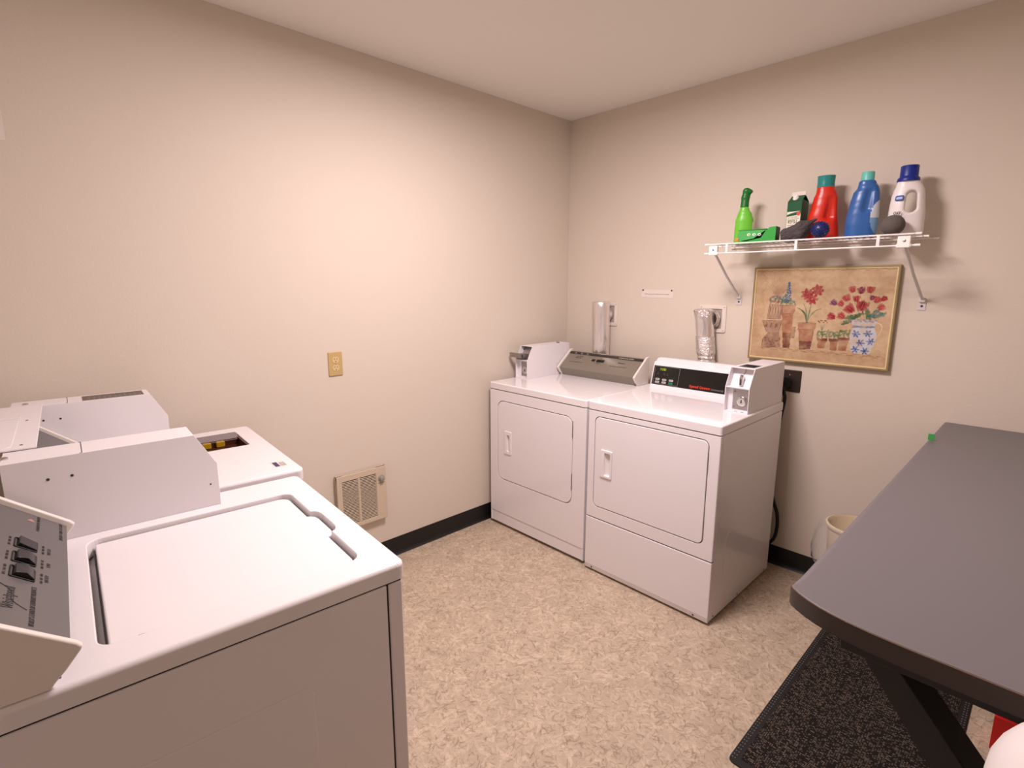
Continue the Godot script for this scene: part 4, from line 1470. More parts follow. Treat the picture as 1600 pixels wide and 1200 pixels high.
func build_wall_things() -> void:
	# duplex outlet on the left wall
	var t := thing("wall_outlet", "tan duplex outlet with cover plate on the left wall", "outlet", Vector3(0, 1.105, 1.718), PI / 2)
	var s := mb()
	ext(s, rrect(0.072, 0.117, 0.005, 3), Transform3D(), 0.006, 0.004, 2)
	part(t, "cover_plate", s, M.outlet)
	for y in [0.0195, -0.0195]:
		s = mb()
		var o := PackedVector2Array()
		for p in circ(0.0175, 28):
			o.append(V(p.x, clampf(p.y, -0.0142, 0.0142) + y))
		ext(s, o, Transform3D(Basis(), Vector3(0, 0, 0.006)), 0.0018, 0.0006, 1)
		var r := part(t, "receptacle", s, M.outlet_face)
		s = mb()
		for x in [-0.0063, 0.0063]:
			bx(s, Vector3(x - 0.0012, y + 0.001, 0.0076), Vector3(x + 0.0012, y + 0.009 - (0.001 if x > 0 else 0.0), 0.0082), 0.0002, 1)
		ext(s, circ(0.0026, 10, V(0, y - 0.0075)), Transform3D(Basis(), Vector3(0, 0, 0.0076)), 0.0006)
		part(r, "slots", s, M.ink)
	screw(t, Transform3D(Basis(), Vector3(0, 0, 0.006)), 0.003)

	# electric wall heater
	t = thing("wall_heater", "beige electric wall heater with louvred grille and round knob", "heater", Vector3(0, 0.397, 1.6255), PI / 2)
	s = mb()
	bx(s, Vector3(-0.128, -0.136, 0.0), Vector3(0.128, 0.136, 0.012), 0.002, 1)
	part(t, "case", s, M.heater)
	s = mb()
	for q in [[-0.1375, -0.146, -0.1085, 0.146], [0.0805, -0.146, 0.1375, 0.146], [-0.0225, -0.125, -0.0105, 0.114]]:
		bx(s, Vector3(q[0], q[1], 0.016), Vector3(q[2], q[3], 0.030), 0.003)
	for q in [[-0.1375, 0.113, 0.1375, 0.146], [-0.1375, -0.146, 0.1375, -0.124]]:
		bx(s, Vector3(q[0], q[1], 0.0161), Vector3(q[2], q[3], 0.0301), 0.003)
	bx(s, Vector3(-0.1375, -0.146, 0.006), Vector3(-0.134, 0.146, 0.024), 0.001, 1)
	bx(s, Vector3(0.134, -0.146, 0.006), Vector3(0.1375, 0.146, 0.024), 0.001, 1)
	bx(s, Vector3(-0.1375, 0.1425, 0.006), Vector3(0.1375, 0.146, 0.024), 0.001, 1)
	bx(s, Vector3(-0.1375, -0.146, 0.006), Vector3(0.1375, -0.1425, 0.024), 0.001, 1)
	part(t, "face_frame", s, M.heater)
	s = mb()
	bx(s, Vector3(-0.115, -0.13, 0.0115), Vector3(0.09, 0.12, 0.0135), 0.0005, 1)
	part(t, "dark_core", s, M.heater_dark)
	for x in [[-0.1085, -0.0225], [-0.0105, 0.0805]]:
		s = mb()
		for i in 29:
			var y := -0.1215 + i * 0.00815
			rbox(s, Transform3D(Basis(Vector3.RIGHT, -0.35), Vector3((x[0] + x[1]) * 0.5, y, 0.0265)), Vector3(x[1] - x[0], 0.0040, 0.005), 0.0008, 1)
		part(t, "louvres", s, M.heater, "", true)
	s = mb()
	lathe(s, Transform3D(Basis(Vector3.RIGHT, PI / 2), Vector3(0.1085, 0.082, 0.030)), [V(0.018, 0), V(0.018, 0.004), V(0.013, 0.006), V(0.0125, 0.016), V(0.010, 0.018), V(0, 0.018)], 20)
	part(t, "knob", s, M.knob)
	s = mb()
	bx(s, Vector3(0.088, 0.056, 0.030), Vector3(0.128, 0.0585, 0.0304), 0.0002, 1)
	part(t, "scale_print", s, M.ink_soft)

	# notice on the back wall
	t = thing("paper_notice", "small white paper notice pinned on the back wall", "notice", Vector3(0.70, 1.43, 0))
	t.rotation.z = -0.012
	s = mb()
	bx(s, Vector3(-0.107, -0.024, 0.0005), Vector3(0.107, 0.024, 0.0013), 0.0003, 1)
	part(t, "sheet", s, M.paper)
	for x in [-0.096, 0.097]:
		s = mb()
		lathe(s, Transform3D(Basis(Vector3.RIGHT, PI / 2), Vector3(x, 0.020, 0.0013)), [V(0.0045, 0), V(0.0045, 0.002), V(0.003, 0.006), V(0, 0.0065)], 12)
		part(t, "pin", s, M.black)
	words(t, "lettering", "Please remember to clean lint from the filter", M.ink, Transform3D(Basis(), Vector3(-0.083, -0.006, 0.0013)), 0.0068, 0.165)

	# sheet at the edge of the view on the left wall
	s = mb()
	bx(s, Vector3(0.0005, 0, 0), Vector3(0.0014, 0.10, 0.20), 0.0003, 1)
	solo("paper_sheet", s, M.paper, "white paper sheet on the left wall above the washers", "paper", Vector3(0, 1.931, 2.772))

	# dark outlet plates behind the dryers
	var cord_of: Node3D = null
	for q in [[1.484, 1.004, "dark brown power outlet plate with black plug beside the display-panel dryer"], [0.850, 0.999, "dark brown power outlet plate peeping over the display-panel console"]]:
		t = thing("power_outlet", q[2], "outlet", Vector3(q[0], q[1], 0))
		s = mb()
		ext(s, rrect(0.112, 0.112, 0.006, 3), Transform3D(), 0.006, 0.003, 2)
		part(t, "plate", s, M.bronze)
		screw(t, Transform3D(Basis(), Vector3(0.002, 0.030, 0.006)), 0.003)
		s = mb()
		lathe(s, Transform3D(Basis(Vector3.RIGHT, PI / 2), Vector3(-0.014, -0.008, 0.006)), [V(0.03, 0), V(0.03, 0.010), V(0.026, 0.013), V(0.026, 0.034), V(0.02, 0.040), V(0, 0.040)], 20)
		part(t, "plug", s, M.rubber)
		if cord_of == null:
			cord_of = t
	s = mb()
	tube(s, spline([Vector3(1.470, 0.985, 0.050), Vector3(1.484, 0.945, 0.055), Vector3(1.487, 0.905, 0.050), Vector3(1.470, 0.75, 0.048), Vector3(1.462, 0.55, 0.048), Vector3(1.474, 0.396, 0.05), Vector3(1.505, 0.305, 0.05), Vector3(1.511, 0.217, 0.05), Vector3(1.495, 0.149, 0.052), Vector3(1.44, 0.10, 0.056), Vector3(1.34, 0.06, 0.06)]), 0.0085, 10)
	part(cord_of, "cord", s, M.rubber).position = -cord_of.position
	# small bright hook below the picture
	s = mb()
	lathe(s, Transform3D(Basis(Vector3.RIGHT, PI / 2), Vector3.ZERO), [V(0.006, 0), V(0.006, 0.008), V(0.0075, 0.009), V(0.0075, 0.012), V(0, 0.013)], 12)
	solo("wall_hook", s, M.chrome, "tiny shiny screw hook below the flower picture", "hook", Vector3(1.387, 1.091, 0))


# ---------------------------------------------------------------- ducts

func build_ducts() -> void:
	var nz := FastNoiseLite.new()
	nz.frequency = 1.0
	nz.seed = 4
	# wall plates
	for q in [[0.348, 1.296, "white vent plate behind the plain silver duct", 0.152], [1.057, 1.298, "white vent plate behind the taped silver duct", 0.155]]:
		var t := thing("vent_plate", q[2], "vent", Vector3(q[0], q[1], 0), 0.0, "dryer vent plates")
		var s := mb()
		ring(s, rrect(q[3], 0.15, 0.010, 4), rrect(0.108, 0.108, 0.004, 2), V(0, 0), Transform3D(), 0.008, 0.003, 0.001)
		part(t, "frame", s, M.plate_white)
		s = mb()
		bx(s, Vector3(-0.056, -0.056, 0.0), Vector3(0.056, 0.056, 0.002), 0.0004, 1)
		part(t, "back", s, mat(Color(0.66, 0.61, 0.57), 0.6))
		for x in [-0.066, 0.066]:
			for y in [-0.063, 0.063]:
				screw(t, Transform3D(Basis(), Vector3(x, y, 0.008)), 0.0028)
	# plain duct
	var d1 := thing("exhaust_duct", "plain silver dryer duct behind the tan control panel", "duct", Vector3(0.331, 0.62, 0.0665), 0.0, "silver dryer ducts")
	var wob := func(a: float, y: float) -> float:
		return 1.0 + 0.018 * nz.get_noise_3d(cos(a) * 2.2, y * 5.0, sin(a) * 2.2) + 0.008 * nz.get_noise_3d(cos(a) * 9.0, y * 14.0, sin(a) * 9.0)
	var s1 := mb()
	var prof := []
	for i in 25:
		var f := i / 24.0
		prof.append(V(lerpf(0.0480, 0.0575, f), lerpf(0.0, 0.750, f)))
	prof.append(V(0.053, 0.756))
	prof.append(V(0.030, 0.757))
	prof.append(V(0.0, 0.755))
	var tilt := Transform3D(Basis(Vector3(1, 0, 0), Vector3(-0.035, 1, 0).normalized(), Vector3(0, 0, 1)), Vector3(0.035, 0, 0))
	lathe(s1, tilt, prof, 40, wob)
	part(d1, "pipe", s1, M.foil)
	s1 = mb()
	tube(s1, [tilt * Vector3(0.0462, 0.36, 0.018), tilt * Vector3(0.0530, 0.74, 0.020)], 0.0016, 5)
	part(d1, "seam", s1, M.foil)
	s1 = mb()
	lathe(s1, Transform3D(Basis(Vector3.RIGHT, PI / 2), Vector3(0.016, 0.676, -0.0665)), [V(0.046, 0.010), V(0.048, 0.014), V(0.046, 0.018), V(0.048, 0.026), V(0.046, 0.05)], 28)
	part(d1, "elbow_collar", s1, M.foil)
	# taped duct
	var d2 := thing("exhaust_duct", "crumpled silver dryer duct wrapped with foil tape", "duct", Vector3(1.035, 0.60, 0.0580), 0.0, "silver dryer ducts")
	var tilt2 := Transform3D(Basis(Vector3(1, 0, 0), Vector3(-0.115, 1, 0).normalized(), Vector3(0, 0, 1)), Vector3(0.082, 0, 0))
	prof = []
	for i in 61:
		var y := lerpf(0.0, 0.575, i / 60.0)
		prof.append(V(0.0455 + 0.0024 * (1.0 if i % 2 else -1.0), y))
	s1 = mb()
	lathe(s1, tilt2, prof, 32)
	part(d2, "ribbed_hose", s1, M.foil_rough)
	var wob2 := func(a: float, y: float) -> float:
		return 1.0 + 0.07 * nz.get_noise_3d(cos(a) * 3.0, y * 18.0, sin(a) * 3.0) + 0.04 * nz.get_noise_3d(cos(a) * 12.0 + 7.0, y * 60.0, sin(a) * 12.0)
	s1 = mb()
	prof = []
	for i in 15:
		prof.append(V(0.0500, lerpf(0.512, 0.606, i / 14.0)))
	lathe(s1, tilt2, prof, 48, wob2)
	part(d2, "tape_band", s1, M.foil_rough)
	s1 = mb()
	prof = []
	var wob3 := func(a: float, y: float) -> float:
		return 1.0 + 0.035 * nz.get_noise_3d(cos(a) * 1.8, y * 4.0, sin(a) * 1.8) + 0.010 * nz.get_noise_3d(cos(a) * 9.0 + 3.0, y * 12.0, sin(a) * 9.0)
	for i in 16:
		prof.append(V(lerpf(0.048, 0.0510, i / 15.0), lerpf(0.59, 0.742, i / 15.0)))
	lathe(s1, tilt2, prof, 40, wob3)
	part(d2, "pipe", s1, M.foil)
	s1 = mb()
	var wob4 := func(a: float, y: float) -> float:
		return 1.0 + 0.11 * nz.get_noise_3d(cos(a) * 5.0, y * 40.0, sin(a) * 5.0) + 0.06 * nz.get_noise_3d(cos(a) * 14.0, y * 80.0, sin(a) * 14.0)
	lathe(s1, tilt2, [V(0.0515, 0.716), V(0.052, 0.728), V(0.0535, 0.740), V(0.0545, 0.746), V(0.051, 0.752), V(0.045, 0.756), V(0.03, 0.758), V(0.015, 0.760), V(0.0, 0.758)], 48, wob4)
	part(d2, "tape_cap", s1, M.foil_rough)
	s1 = mb()
	lathe(s1, Transform3D(Basis(Vector3.RIGHT, PI / 2), Vector3(0.022, 0.698, -0.0580)), [V(0.046, 0.010), V(0.049, 0.015), V(0.046, 0.020), V(0.049, 0.026), V(0.046, 0.05)], 28)
	part(d2, "elbow_collar", s1, M.foil_rough)


# ---------------------------------------------------------------- wire shelf and what stands on it

const SHELF_Y := 1.6795

func build_shelf() -> void:
	var t := thing("wire_shelf", "white wire wall shelf holding the detergent bottles", "shelf")
	var x0 := 1.146
	var x1 := 1.988
	for q in [[1.6755, 0.303, 0.0034, 0.0], [1.6325, 0.303, 0.0034, 0.0], [1.6745, 0.155, 0.003, 0.0], [1.6745, 0.012, 0.003, 0.012]]:
		var s := mb()
		tube(s, [Vector3(x0, q[0], q[1]), Vector3(x1 + q[3], q[0], q[1])], q[2], 10)
		var rod := part(t, "rod", s, M.wire)
		for x in [x0, x1 + q[3]]:
			s = mb()
			tube(s, [Vector3(x - 0.009, q[0], q[1]), Vector3(x + 0.009, q[0], q[1])], q[2] + 0.0016, 10)
			part(rod, "end_cap", s, M.vinyl)
	var n := 33
	var ws := mb()
	tube(ws, [Vector3(0, 0, 0.010), Vector3(0, 0, 0.304), Vector3(0, -0.002, 0.3065)], 0.0017, 6)
	var wm := ws.commit()
	for i in n:
		var o := MeshInstance3D.new()
		o.mesh = wm
		o.material_override = M.wire
		o.name = "deck_wire"
		t.add_child(o, true)
		o.position = Vector3(lerpf(x0 + 0.012, x1 - 0.012, float(i) / (n - 1)), SHELF_Y - 0.0017, 0)
	for x in [1.246, 1.555, 1.859]:
		var s := mb()
		bx(s, Vector3(x - 0.006, 1.630, 0.3005), Vector3(x + 0.006, 1.678, 0.3055), 0.002)
		part(t, "lip_strap", s, M.wire)
	for q in [[1.182, 1.196], [1.945, 1.982]]:
		var s := mb()
		bx(s, Vector3(q[0] - 0.021, 1.624, 0.296), Vector3(q[0] + 0.021, 1.668, 0.312), 0.003)
		bx(s, Vector3(q[0] - 0.025, 1.6265, 0.298), Vector3(q[0] + 0.025, 1.6385, 0.310), 0.003)
		var c := part(t, "clip", s, M.vinyl)
		screw(c, Transform3D(Basis(), Vector3(q[0] + 0.002, 1.650, 0.312)), 0.0055, M.zinc)
		s = mb()
		tube(s, [Vector3(q[0] + 0.004, 1.634, 0.298), Vector3(lerpf(q[0], q[1], 0.5), 1.527, 0.158), Vector3(q[1], 1.423, 0.010)], 0.0058, 10)
		var br := part(t, "brace", s, M.brace)
		s = mb()
		bx(s, Vector3(q[1] - 0.014, 1.376, 0.0), Vector3(q[1] + 0.014, 1.424, 0.003), 0.001)
		bx(s, Vector3(q[1] - 0.011, 1.41, 0.0), Vector3(q[1] + 0.011, 1.430, 0.014), 0.003)
		part(br, "foot_plate", s, M.brace)
		screw(br, Transform3D(Basis(), Vector3(q[1], 1.394, 0.003)), 0.005, M.bronze)


# bottle whose outline is a list of [height, left, right, half depth]
func bottle_f(rows: Array, p: Vector3, pw := 2.5) -> float:
	var n := rows.size()
	var y := clampf(p.y, rows[0][0], rows[n - 1][0])
	var i := 0
	while i < n - 2 and rows[i + 1][0] < y:
		i += 1
	var f: float = (y - rows[i][0]) / maxf(0.0001, rows[i + 1][0] - rows[i][0])
	f = f * f * (3.0 - 2.0 * f) * 0.5 + f * 0.5
	var lean := 0.0 if pw < 2.4 else -0.085 * y
	var l := lerpf(rows[i][1], rows[i + 1][1], f) + lean
	var r := lerpf(rows[i][2], rows[i + 1][2], f) + lean
	var d := lerpf(rows[i][3], rows[i + 1][3], f)
	var a := (r - l) * 0.5
	var u := absf(p.x - (l + r) * 0.5) / a
	var v := absf(p.z) / d
	var e := (pow(u, pw) + pow(v, pw)) ** (1.0 / pw)
	var side := (e - 1.0) * minf(a, d)
	var cap: float = maxf(rows[0][0] - p.y, p.y - rows[n - 1][0])
	return smax(side, cap, 0.008)


func smax(a: float, b: float, k: float) -> float:
	return -smin(-a, -b, k)


func face_camera(p: Vector3) -> float:
	return atan2(2.416 - p.x, 2.852 - p.z)


func build_shelf_items() -> void:
	var Y := SHELF_Y
	# ---- green spray bottle
	var at := Vector3(1.258, Y, 0.15)
	var t := thing("spray_bottle", "light green spray bottle with dark green trigger head on the wire shelf", "bottle", at, face_camera(at))
	t.scale = Vector3(1.22, 1.0, 1.1)
	var rows := [[0.0, -0.034, 0.036, 0.024], [0.01, -0.037, 0.038, 0.026], [0.07, -0.037, 0.036, 0.026], [0.112, -0.036, 0.032, 0.025], [0.145, -0.029, 0.023, 0.022], [0.166, -0.023, 0.013, 0.017], [0.180, -0.021, 0.010, 0.015]]
	var s := mb()
	net([s], Vector3(-0.045, -0.006, -0.035), Vector3(0.045, 0.19, 0.035), 0.003, func(p: Vector3) -> float:
		return smax(bottle_f(rows, p, 2.3), -cap_d(p, Vector3(0.038, 0.075, 0.0), Vector3(0.036, 0.095, 0.0), 0.016, 0.014) , 0.006))
	part(t, "body", s, M.lime)
	s = mb()
	net([s], Vector3(-0.04, 0.165, -0.02), Vector3(0.03, 0.29, 0.02), 0.003, func(q: Vector3) -> float:
		var p := q + Vector3(0.0125, -0.019, 0)
		var d := cap_d(p, Vector3(0.0065, 0.160, 0), Vector3(0.0075, 0.200, 0), 0.0160, 0.0145)
		d = smin(d, cap_d(p, Vector3(0.006, 0.205, 0), Vector3(0.010, 0.235, 0), 0.0135, 0.0125), 0.008)
		d = smin(d, cap_d(p, Vector3(0.010, 0.234, 0), Vector3(0.022, 0.230, 0), 0.0125, 0.0115), 0.008)
		d = smin(d, cap_d(p, Vector3(0.022, 0.215, 0), Vector3(0.017, 0.185, 0), 0.004, 0.003), 0.004)
		return maxf(d, 0.156 - p.y))
	part(t, "trigger_head", s, M.dark_green)
	# ---- torn green box
	t = thing("torn_box", "torn bright green cardboard box lying on the wire shelf", "box", Vector3(1.355, Y, 0.215), 0.10)
	s = mb()
	ext(s, PackedVector2Array([V(-0.085, 0.0), V(0.085, 0.0), V(0.085, 0.006), V(-0.082, 0.008)]), Transform3D(Basis(), Vector3(0, 0, -0.03)), 0.06, 0.001, 1)
	ext(s, PackedVector2Array([V(-0.094, 0.018), V(-0.070, 0.010), V(-0.015, 0.020), V(0.028, 0.055), V(0.038, 0.060), V(-0.088, 0.062)]), plane_at(Vector3(0, 0, 0.026), Vector3.RIGHT, Vector3(0, 1, -0.32)), 0.0012, 0.0)
	ext(s, PackedVector2Array([V(0.0, 0.0), V(0.083, 0.0), V(0.083, 0.068), V(0.058, 0.066), V(0.040, 0.052), V(0.020, 0.020), V(-0.02, 0.012), V(-0.06, 0.004)]), Transform3D(Basis(), Vector3(0, 0, 0.030)), 0.0012, 0.0)
	ext(s, PackedVector2Array([V(-0.094, 0.061), V(0.036, 0.060), V(0.036, 0.063), V(-0.094, 0.063)]), Transform3D(Basis(), Vector3(0, 0, -0.022)), 0.028, 0.0)
	ext(s, PackedVector2Array([V(0.052, 0.064), V(0.083, 0.067), V(0.083, 0.0685), V(0.052, 0.0655)]), Transform3D(Basis(), Vector3(0, 0, -0.03)), 0.061, 0.0)
	part(t, "card", s, M.leaf_green)
	s = mb()
	ext(s, PackedVector2Array([V(-0.03, 0.0), V(0.03, 0.0), V(0.03, 0.068), V(-0.03, 0.068)]), plane_at(Vector3(0.082, 0, 0), Vector3(0, 0, -1), Vector3.UP), 0.0015)
	ext(s, PackedVector2Array([V(-0.085, 0.0), V(0.085, 0.0), V(0.085, 0.066), V(-0.085, 0.060)]), Transform3D(Basis(), Vector3(0, 0, -0.0305)), 0.0012)
	part(t, "side_card", s, mat(Color(0.06, 0.22, 0.08), 0.6))
	s = mb()
	for i in 3:
		var c := V(-0.040 + 0.024 * i, 0.040 - 0.001 * i)
		ring(s, circ(0.0078, 16, c, 0.85), circ(0.0040, 16, c + V(0.001, -0.001), 0.8), c, plane_at(Vector3(0, 0, 0.0275), Vector3.RIGHT, Vector3(0, 1, -0.32)), 0.0005)
	part(t, "ring_print", s, M.inkwhite)
	s = mb()
	lathe(s, Transform3D(Basis(Vector3.RIGHT, PI / 2), Vector3(-0.088, 0.016, 0.030)), [V(0.0085, 0), V(0.0085, 0.003), V(0.006, 0.0045), V(0, 0.0048)], 14)
	part(t, "orange_disc", s, mat(Color(0.88, 0.50, 0.28), 0.6))
	# ---- refill carton
	t = thing("carton", "dark green gable-top refill carton with white cap", "carton", Vector3(1.481, Y, 0.105), -0.12)
	t.scale = Vector3(0.72, 0.97, 0.72)
	var cw := 0.046
	s = mb()
	bx(s, Vector3(-cw, 0, -cw), Vector3(cw, 0.188, cw), 0.002, 1)
	var g := [Vector3(-cw, 0.188, cw), Vector3(cw, 0.188, cw), Vector3(cw, 0.188, -cw), Vector3(-cw, 0.188, -cw), Vector3(-cw + 0.004, 0.218, 0.002), Vector3(cw - 0.004, 0.218, 0.002), Vector3(cw - 0.004, 0.218, -0.002), Vector3(-cw + 0.004, 0.218, -0.002)]
	flat4(s, g[0], g[1], g[5], g[4], Vector3(0, 1, 1))
	flat4(s, g[3], g[2], g[6], g[7], Vector3(0, 1, -1))
	var gi := Vector3(cw - 0.022, 0.205, 0)
	tri(s, g[1], g[5], gi, Vector3(0.6, 0.3, 0.7).normalized(), Vector3(0.6, 0.3, 0.7).normalized(), Vector3(0.6, 0.3, 0.7).normalized())
	tri(s, g[2], g[6], gi, Vector3(0.6, 0.3, -0.7).normalized(), Vector3(0.6, 0.3, -0.7).normalized(), Vector3(0.6, 0.3, -0.7).normalized())
	tri(s, g[1], g[2], gi, Vector3(0.8, 0.6, 0), Vector3(0.8, 0.6, 0), Vector3(0.8, 0.6, 0))
	var gj := Vector3(-cw + 0.022, 0.205, 0)
	tri(s, g[0], g[4], gj, Vector3(-0.6, 0.3, 0.7).normalized(), Vector3(-0.6, 0.3, 0.7).normalized(), Vector3(-0.6, 0.3, 0.7).normalized())
	tri(s, g[3], g[7], gj, Vector3(-0.6, 0.3, -0.7).normalized(), Vector3(-0.6, 0.3, -0.7).normalized(), Vector3(-0.6, 0.3, -0.7).normalized())
	tri(s, g[0], g[3], gj, Vector3(-0.8, 0.6, 0), Vector3(-0.8, 0.6, 0), Vector3(-0.8, 0.6, 0))
	part(t, "body", s, M.carton_green)
	s = mb()
	bx(s, Vector3(-cw + 0.002, 0.214, -0.0025), Vector3(cw - 0.002, 0.236, 0.0025), 0.0008, 1)
	part(t, "top_seam", s, M.paper)
	s = mb()
	lathe(s, plane_at(Vector3(-0.008, 0.205, 0.021), Vector3.RIGHT, Vector3(0, 0.035, -0.05)) * Transform3D(Basis(Vector3.RIGHT, PI / 2), Vector3.ZERO), [V(0.0175, 0), V(0.0175, 0.004), V(0.015, 0.005), V(0.0145, 0.013), V(0.013, 0.0145), V(0, 0.0145)], 20)
	part(t, "cap", s, M.vinyl)
	s = mb()
	plate(s, Transform3D(Basis(), Vector3(0, 0, cw)), -cw + 0.003, 0.03, 2 * cw - 0.006, 0.112, 0.0006)
	var lab := part(t, "label", s, M.label_cream)
	s = mb()
	ext(s, PackedVector2Array([V(-0.043, 0.128), V(-0.02, 0.134), V(0.043, 0.142), V(0.043, 0.130), V(0.012, 0.124), V(-0.043, 0.120)]), Transform3D(Basis(), Vector3(0, 0, cw + 0.0006)), 0.0004)
	part(lab, "label_band", s, M.carton_green)
	s = mb()
	ext(s, circ(0.012, 14, V(0.030, 0.130), 0.75), Transform3D(Basis(), Vector3(0, 0, cw + 0.001)), 0.0004)
	part(lab, "label_berry", s, mat(Color(0.85, 0.28, 0.25), 0.6))
	words(lab, "label_lettering", "REFILL", M.ink, Transform3D(Basis(), Vector3(-0.033, 0.088, cw + 0.0006)), 0.016, 0.060, "Droid Sans", true)
	words(lab, "label_lettering", "ALL NATURAL", M.ink, Transform3D(Basis(), Vector3(-0.034, 0.113, cw + 0.0006)), 0.005, 0.06)
	words(lab, "label_lettering", "SOAP CONCENTRATE", M.ink, Transform3D(Basis(), Vector3(-0.040, 0.106, cw + 0.0006)), 0.005, 0.078)
	for i in 4:
		s = mb()
		plate(s, Transform3D(Basis(), Vector3(0, 0, cw + 0.0006)), -0.034 + 0.004 * (i % 2), 0.078 - 0.008 * i, 0.062 - 0.008 * (i % 2), 0.0025, 0.0003)
		part(lab, "label_print", s, M.ink_grey)
	# ---- grey cloth
	t = thing("cleaning_cloth", "crumpled dark grey cleaning cloth on the wire shelf", "cloth", Vector3(1.520, Y, 0.195), 0.25)
	var nz := FastNoiseLite.new()
	nz.seed = 21
	nz.frequency = 16.0
	s = mb()
	net([s], Vector3(-0.09, -0.004, -0.05), Vector3(0.09, 0.12, 0.06), 0.0034, func(p: Vector3) -> float:
		var w := p + Vector3(0, 0, 0.012 * nz.get_noise_3d(p.x * 0.7, p.y * 1.2, p.z))
		var d := cap_d(w, Vector3(-0.042, 0.028, 0.005), Vector3(0.015, 0.046, 0.0), 0.030, 0.036)
		d = smin(d, cap_d(w, Vector3(0.015, 0.060, 0.0), Vector3(0.072, 0.090, -0.006), 0.024, 0.004), 0.02)
		d = smin(d, cap_d(w, Vector3(0.01, 0.03, 0.01), Vector3(0.05, 0.060, 0.004), 0.024, 0.008), 0.02)
		d += 0.005 * nz.get_noise_3d(p.x * 1.1 + p.y * 0.6, p.y * 1.3 - p.x * 0.8, p.z) + 0.0013 * sin(p.x * 120.0 - p.y * 100.0 + 6.0 * nz.get_noise_3d(p.x, p.y, p.z))
		return maxf(d, 0.0 - p.y))
	part(t, "cloth", s, M.cloth)
	# ---- spiky ball
	t = thing("dryer_ball", "dark blue spiky rubber dryer ball on the wire shelf", "ball", Vector3(1.624, Y + 0.0395, 0.232))
	t.scale = Vector3.ONE * 1.13
	s = mb()
	for i in 13:
		pass
	var sph := []
	for i in 15:
		var a := -PI / 2 + PI * i / 14
		sph.append(V(0.0305 * cos(a), 0.0305 * sin(a)))
	lathe(s, Transform3D(), sph, 24)
	part(t, "core", s, M.navy)
	s = mb()
	for i in 110:
		var fy := 1.0 - 2.0 * (i + 0.5) / 110
		var a := i * 2.399963
		var n := Vector3(cos(a) * sqrt(1 - fy * fy), fy, sin(a) * sqrt(1 - fy * fy))
		var u := n.cross(Vector3.UP if absf(n.y) < 0.9 else Vector3.RIGHT).normalized()
		var v := n.cross(u)
		for k in 6:
			var p0 := n * 0.0300 + (u * cos(TAU * k / 6) + v * sin(TAU * k / 6)) * 0.0026
			var p1 := n * 0.0300 + (u * cos(TAU * (k + 1) / 6) + v * sin(TAU * (k + 1) / 6)) * 0.0026
			var o := ((p0 + p1) * 0.5 - n * 0.03).normalized()
			tri(s, p0, p1, n * 0.0345, o, o, (o + n).normalized())
	part(t, "spikes", s, M.navy, "", true)
	# ---- red bottle
	at = Vector3(1.600, Y, 0.105)
	t = thing("detergent_bottle", "red detergent bottle with teal cap on the wire shelf", "bottle", at, face_camera(at), "detergent bottles")
	t.scale = Vector3(1.18, 1.0, 1.05)
	rows = [[0.0, -0.054, 0.052, 0.036], [0.01, -0.057, 0.054, 0.039], [0.06, -0.056, 0.054, 0.039], [0.105, -0.049, 0.052, 0.038], [0.150, -0.037, 0.052, 0.036], [0.185, -0.029, 0.053, 0.033], [0.213, -0.020, 0.048, 0.030], [0.226, -0.018, 0.042, 0.028], [0.236, -0.017, 0.042, 0.028]]
	s = mb()
	var s2 := mb()
	net([s, s2], Vector3(-0.065, -0.006, -0.048), Vector3(0.065, 0.243, 0.048), 0.0035, func(p: Vector3) -> float:
		return smax(bottle_f(rows, p), -cap_d(p, Vector3(0.014, 0.105, 0.042), Vector3(0.018, 0.180, 0.040), 0.019, 0.015), 0.010),
		func(p: Vector3) -> int: return 1 if p.x > 0.040 and p.y > 0.02 and p.y < 0.16 and p.z > -0.03 and p.z < 0.012 else 0)
	part(t, "body", s, M.red_plastic)
	part(t, "label", s2, M.label_red)
	s = mb()
	lathe(s, Transform3D(Basis(), Vector3(-0.008, 0.232, 0)), [V(0.0295, 0), V(0.0300, 0.004), V(0.0290, 0.018), V(0.0300, 0.046), V(0.0305, 0.050), V(0.0275, 0.050), V(0.0265, 0.044), V(0, 0.044)], 32, null, 0.9)
	part(t, "cap", s, M.teal_cap)
	# ---- blue bottle
	at = Vector3(1.752, Y, 0.12)
	t = thing("detergent_bottle", "blue detergent bottle with pale aqua cap on the wire shelf", "bottle", at, face_camera(at), "detergent bottles")
	rows = [[0.0, -0.059, 0.052, 0.038], [0.012, -0.061, 0.057, 0.042], [0.055, -0.058, 0.062, 0.043], [0.096, -0.053, 0.066, 0.042], [0.128, -0.045, 0.067, 0.041], [0.153, -0.039, 0.068, 0.040], [0.189, -0.029, 0.068, 0.037], [0.211, -0.014, 0.064, 0.033], [0.225, -0.010, 0.056, 0.029], [0.233, -0.009, 0.054, 0.028], [0.240, -0.007, 0.052, 0.027]]
	s = mb()
	s2 = mb()
	var s3 := mb()
	net([s, s2, s3], Vector3(-0.07, -0.006, -0.05), Vector3(0.075, 0.247, 0.05), 0.0035, func(p: Vector3) -> float:
		return smax(bottle_f(rows, p), -cap_d(p, Vector3(0.012, 0.125, 0.050), Vector3(0.018, 0.190, 0.044), 0.021, 0.017), 0.010),
		func(p: Vector3) -> int:
			var e := Vector2((p.x - 0.072) / 0.046, (p.y - 0.085) / 0.078).length()
			return (1 if p.y > 0.082 else 2) if e < 1.0 and p.z > -0.02 else 0)
	part(t, "body", s, M.blue_plastic)
	part(t, "label", s2, M.label_white)
	part(t, "label", s3, M.label_blue)
	s = mb()
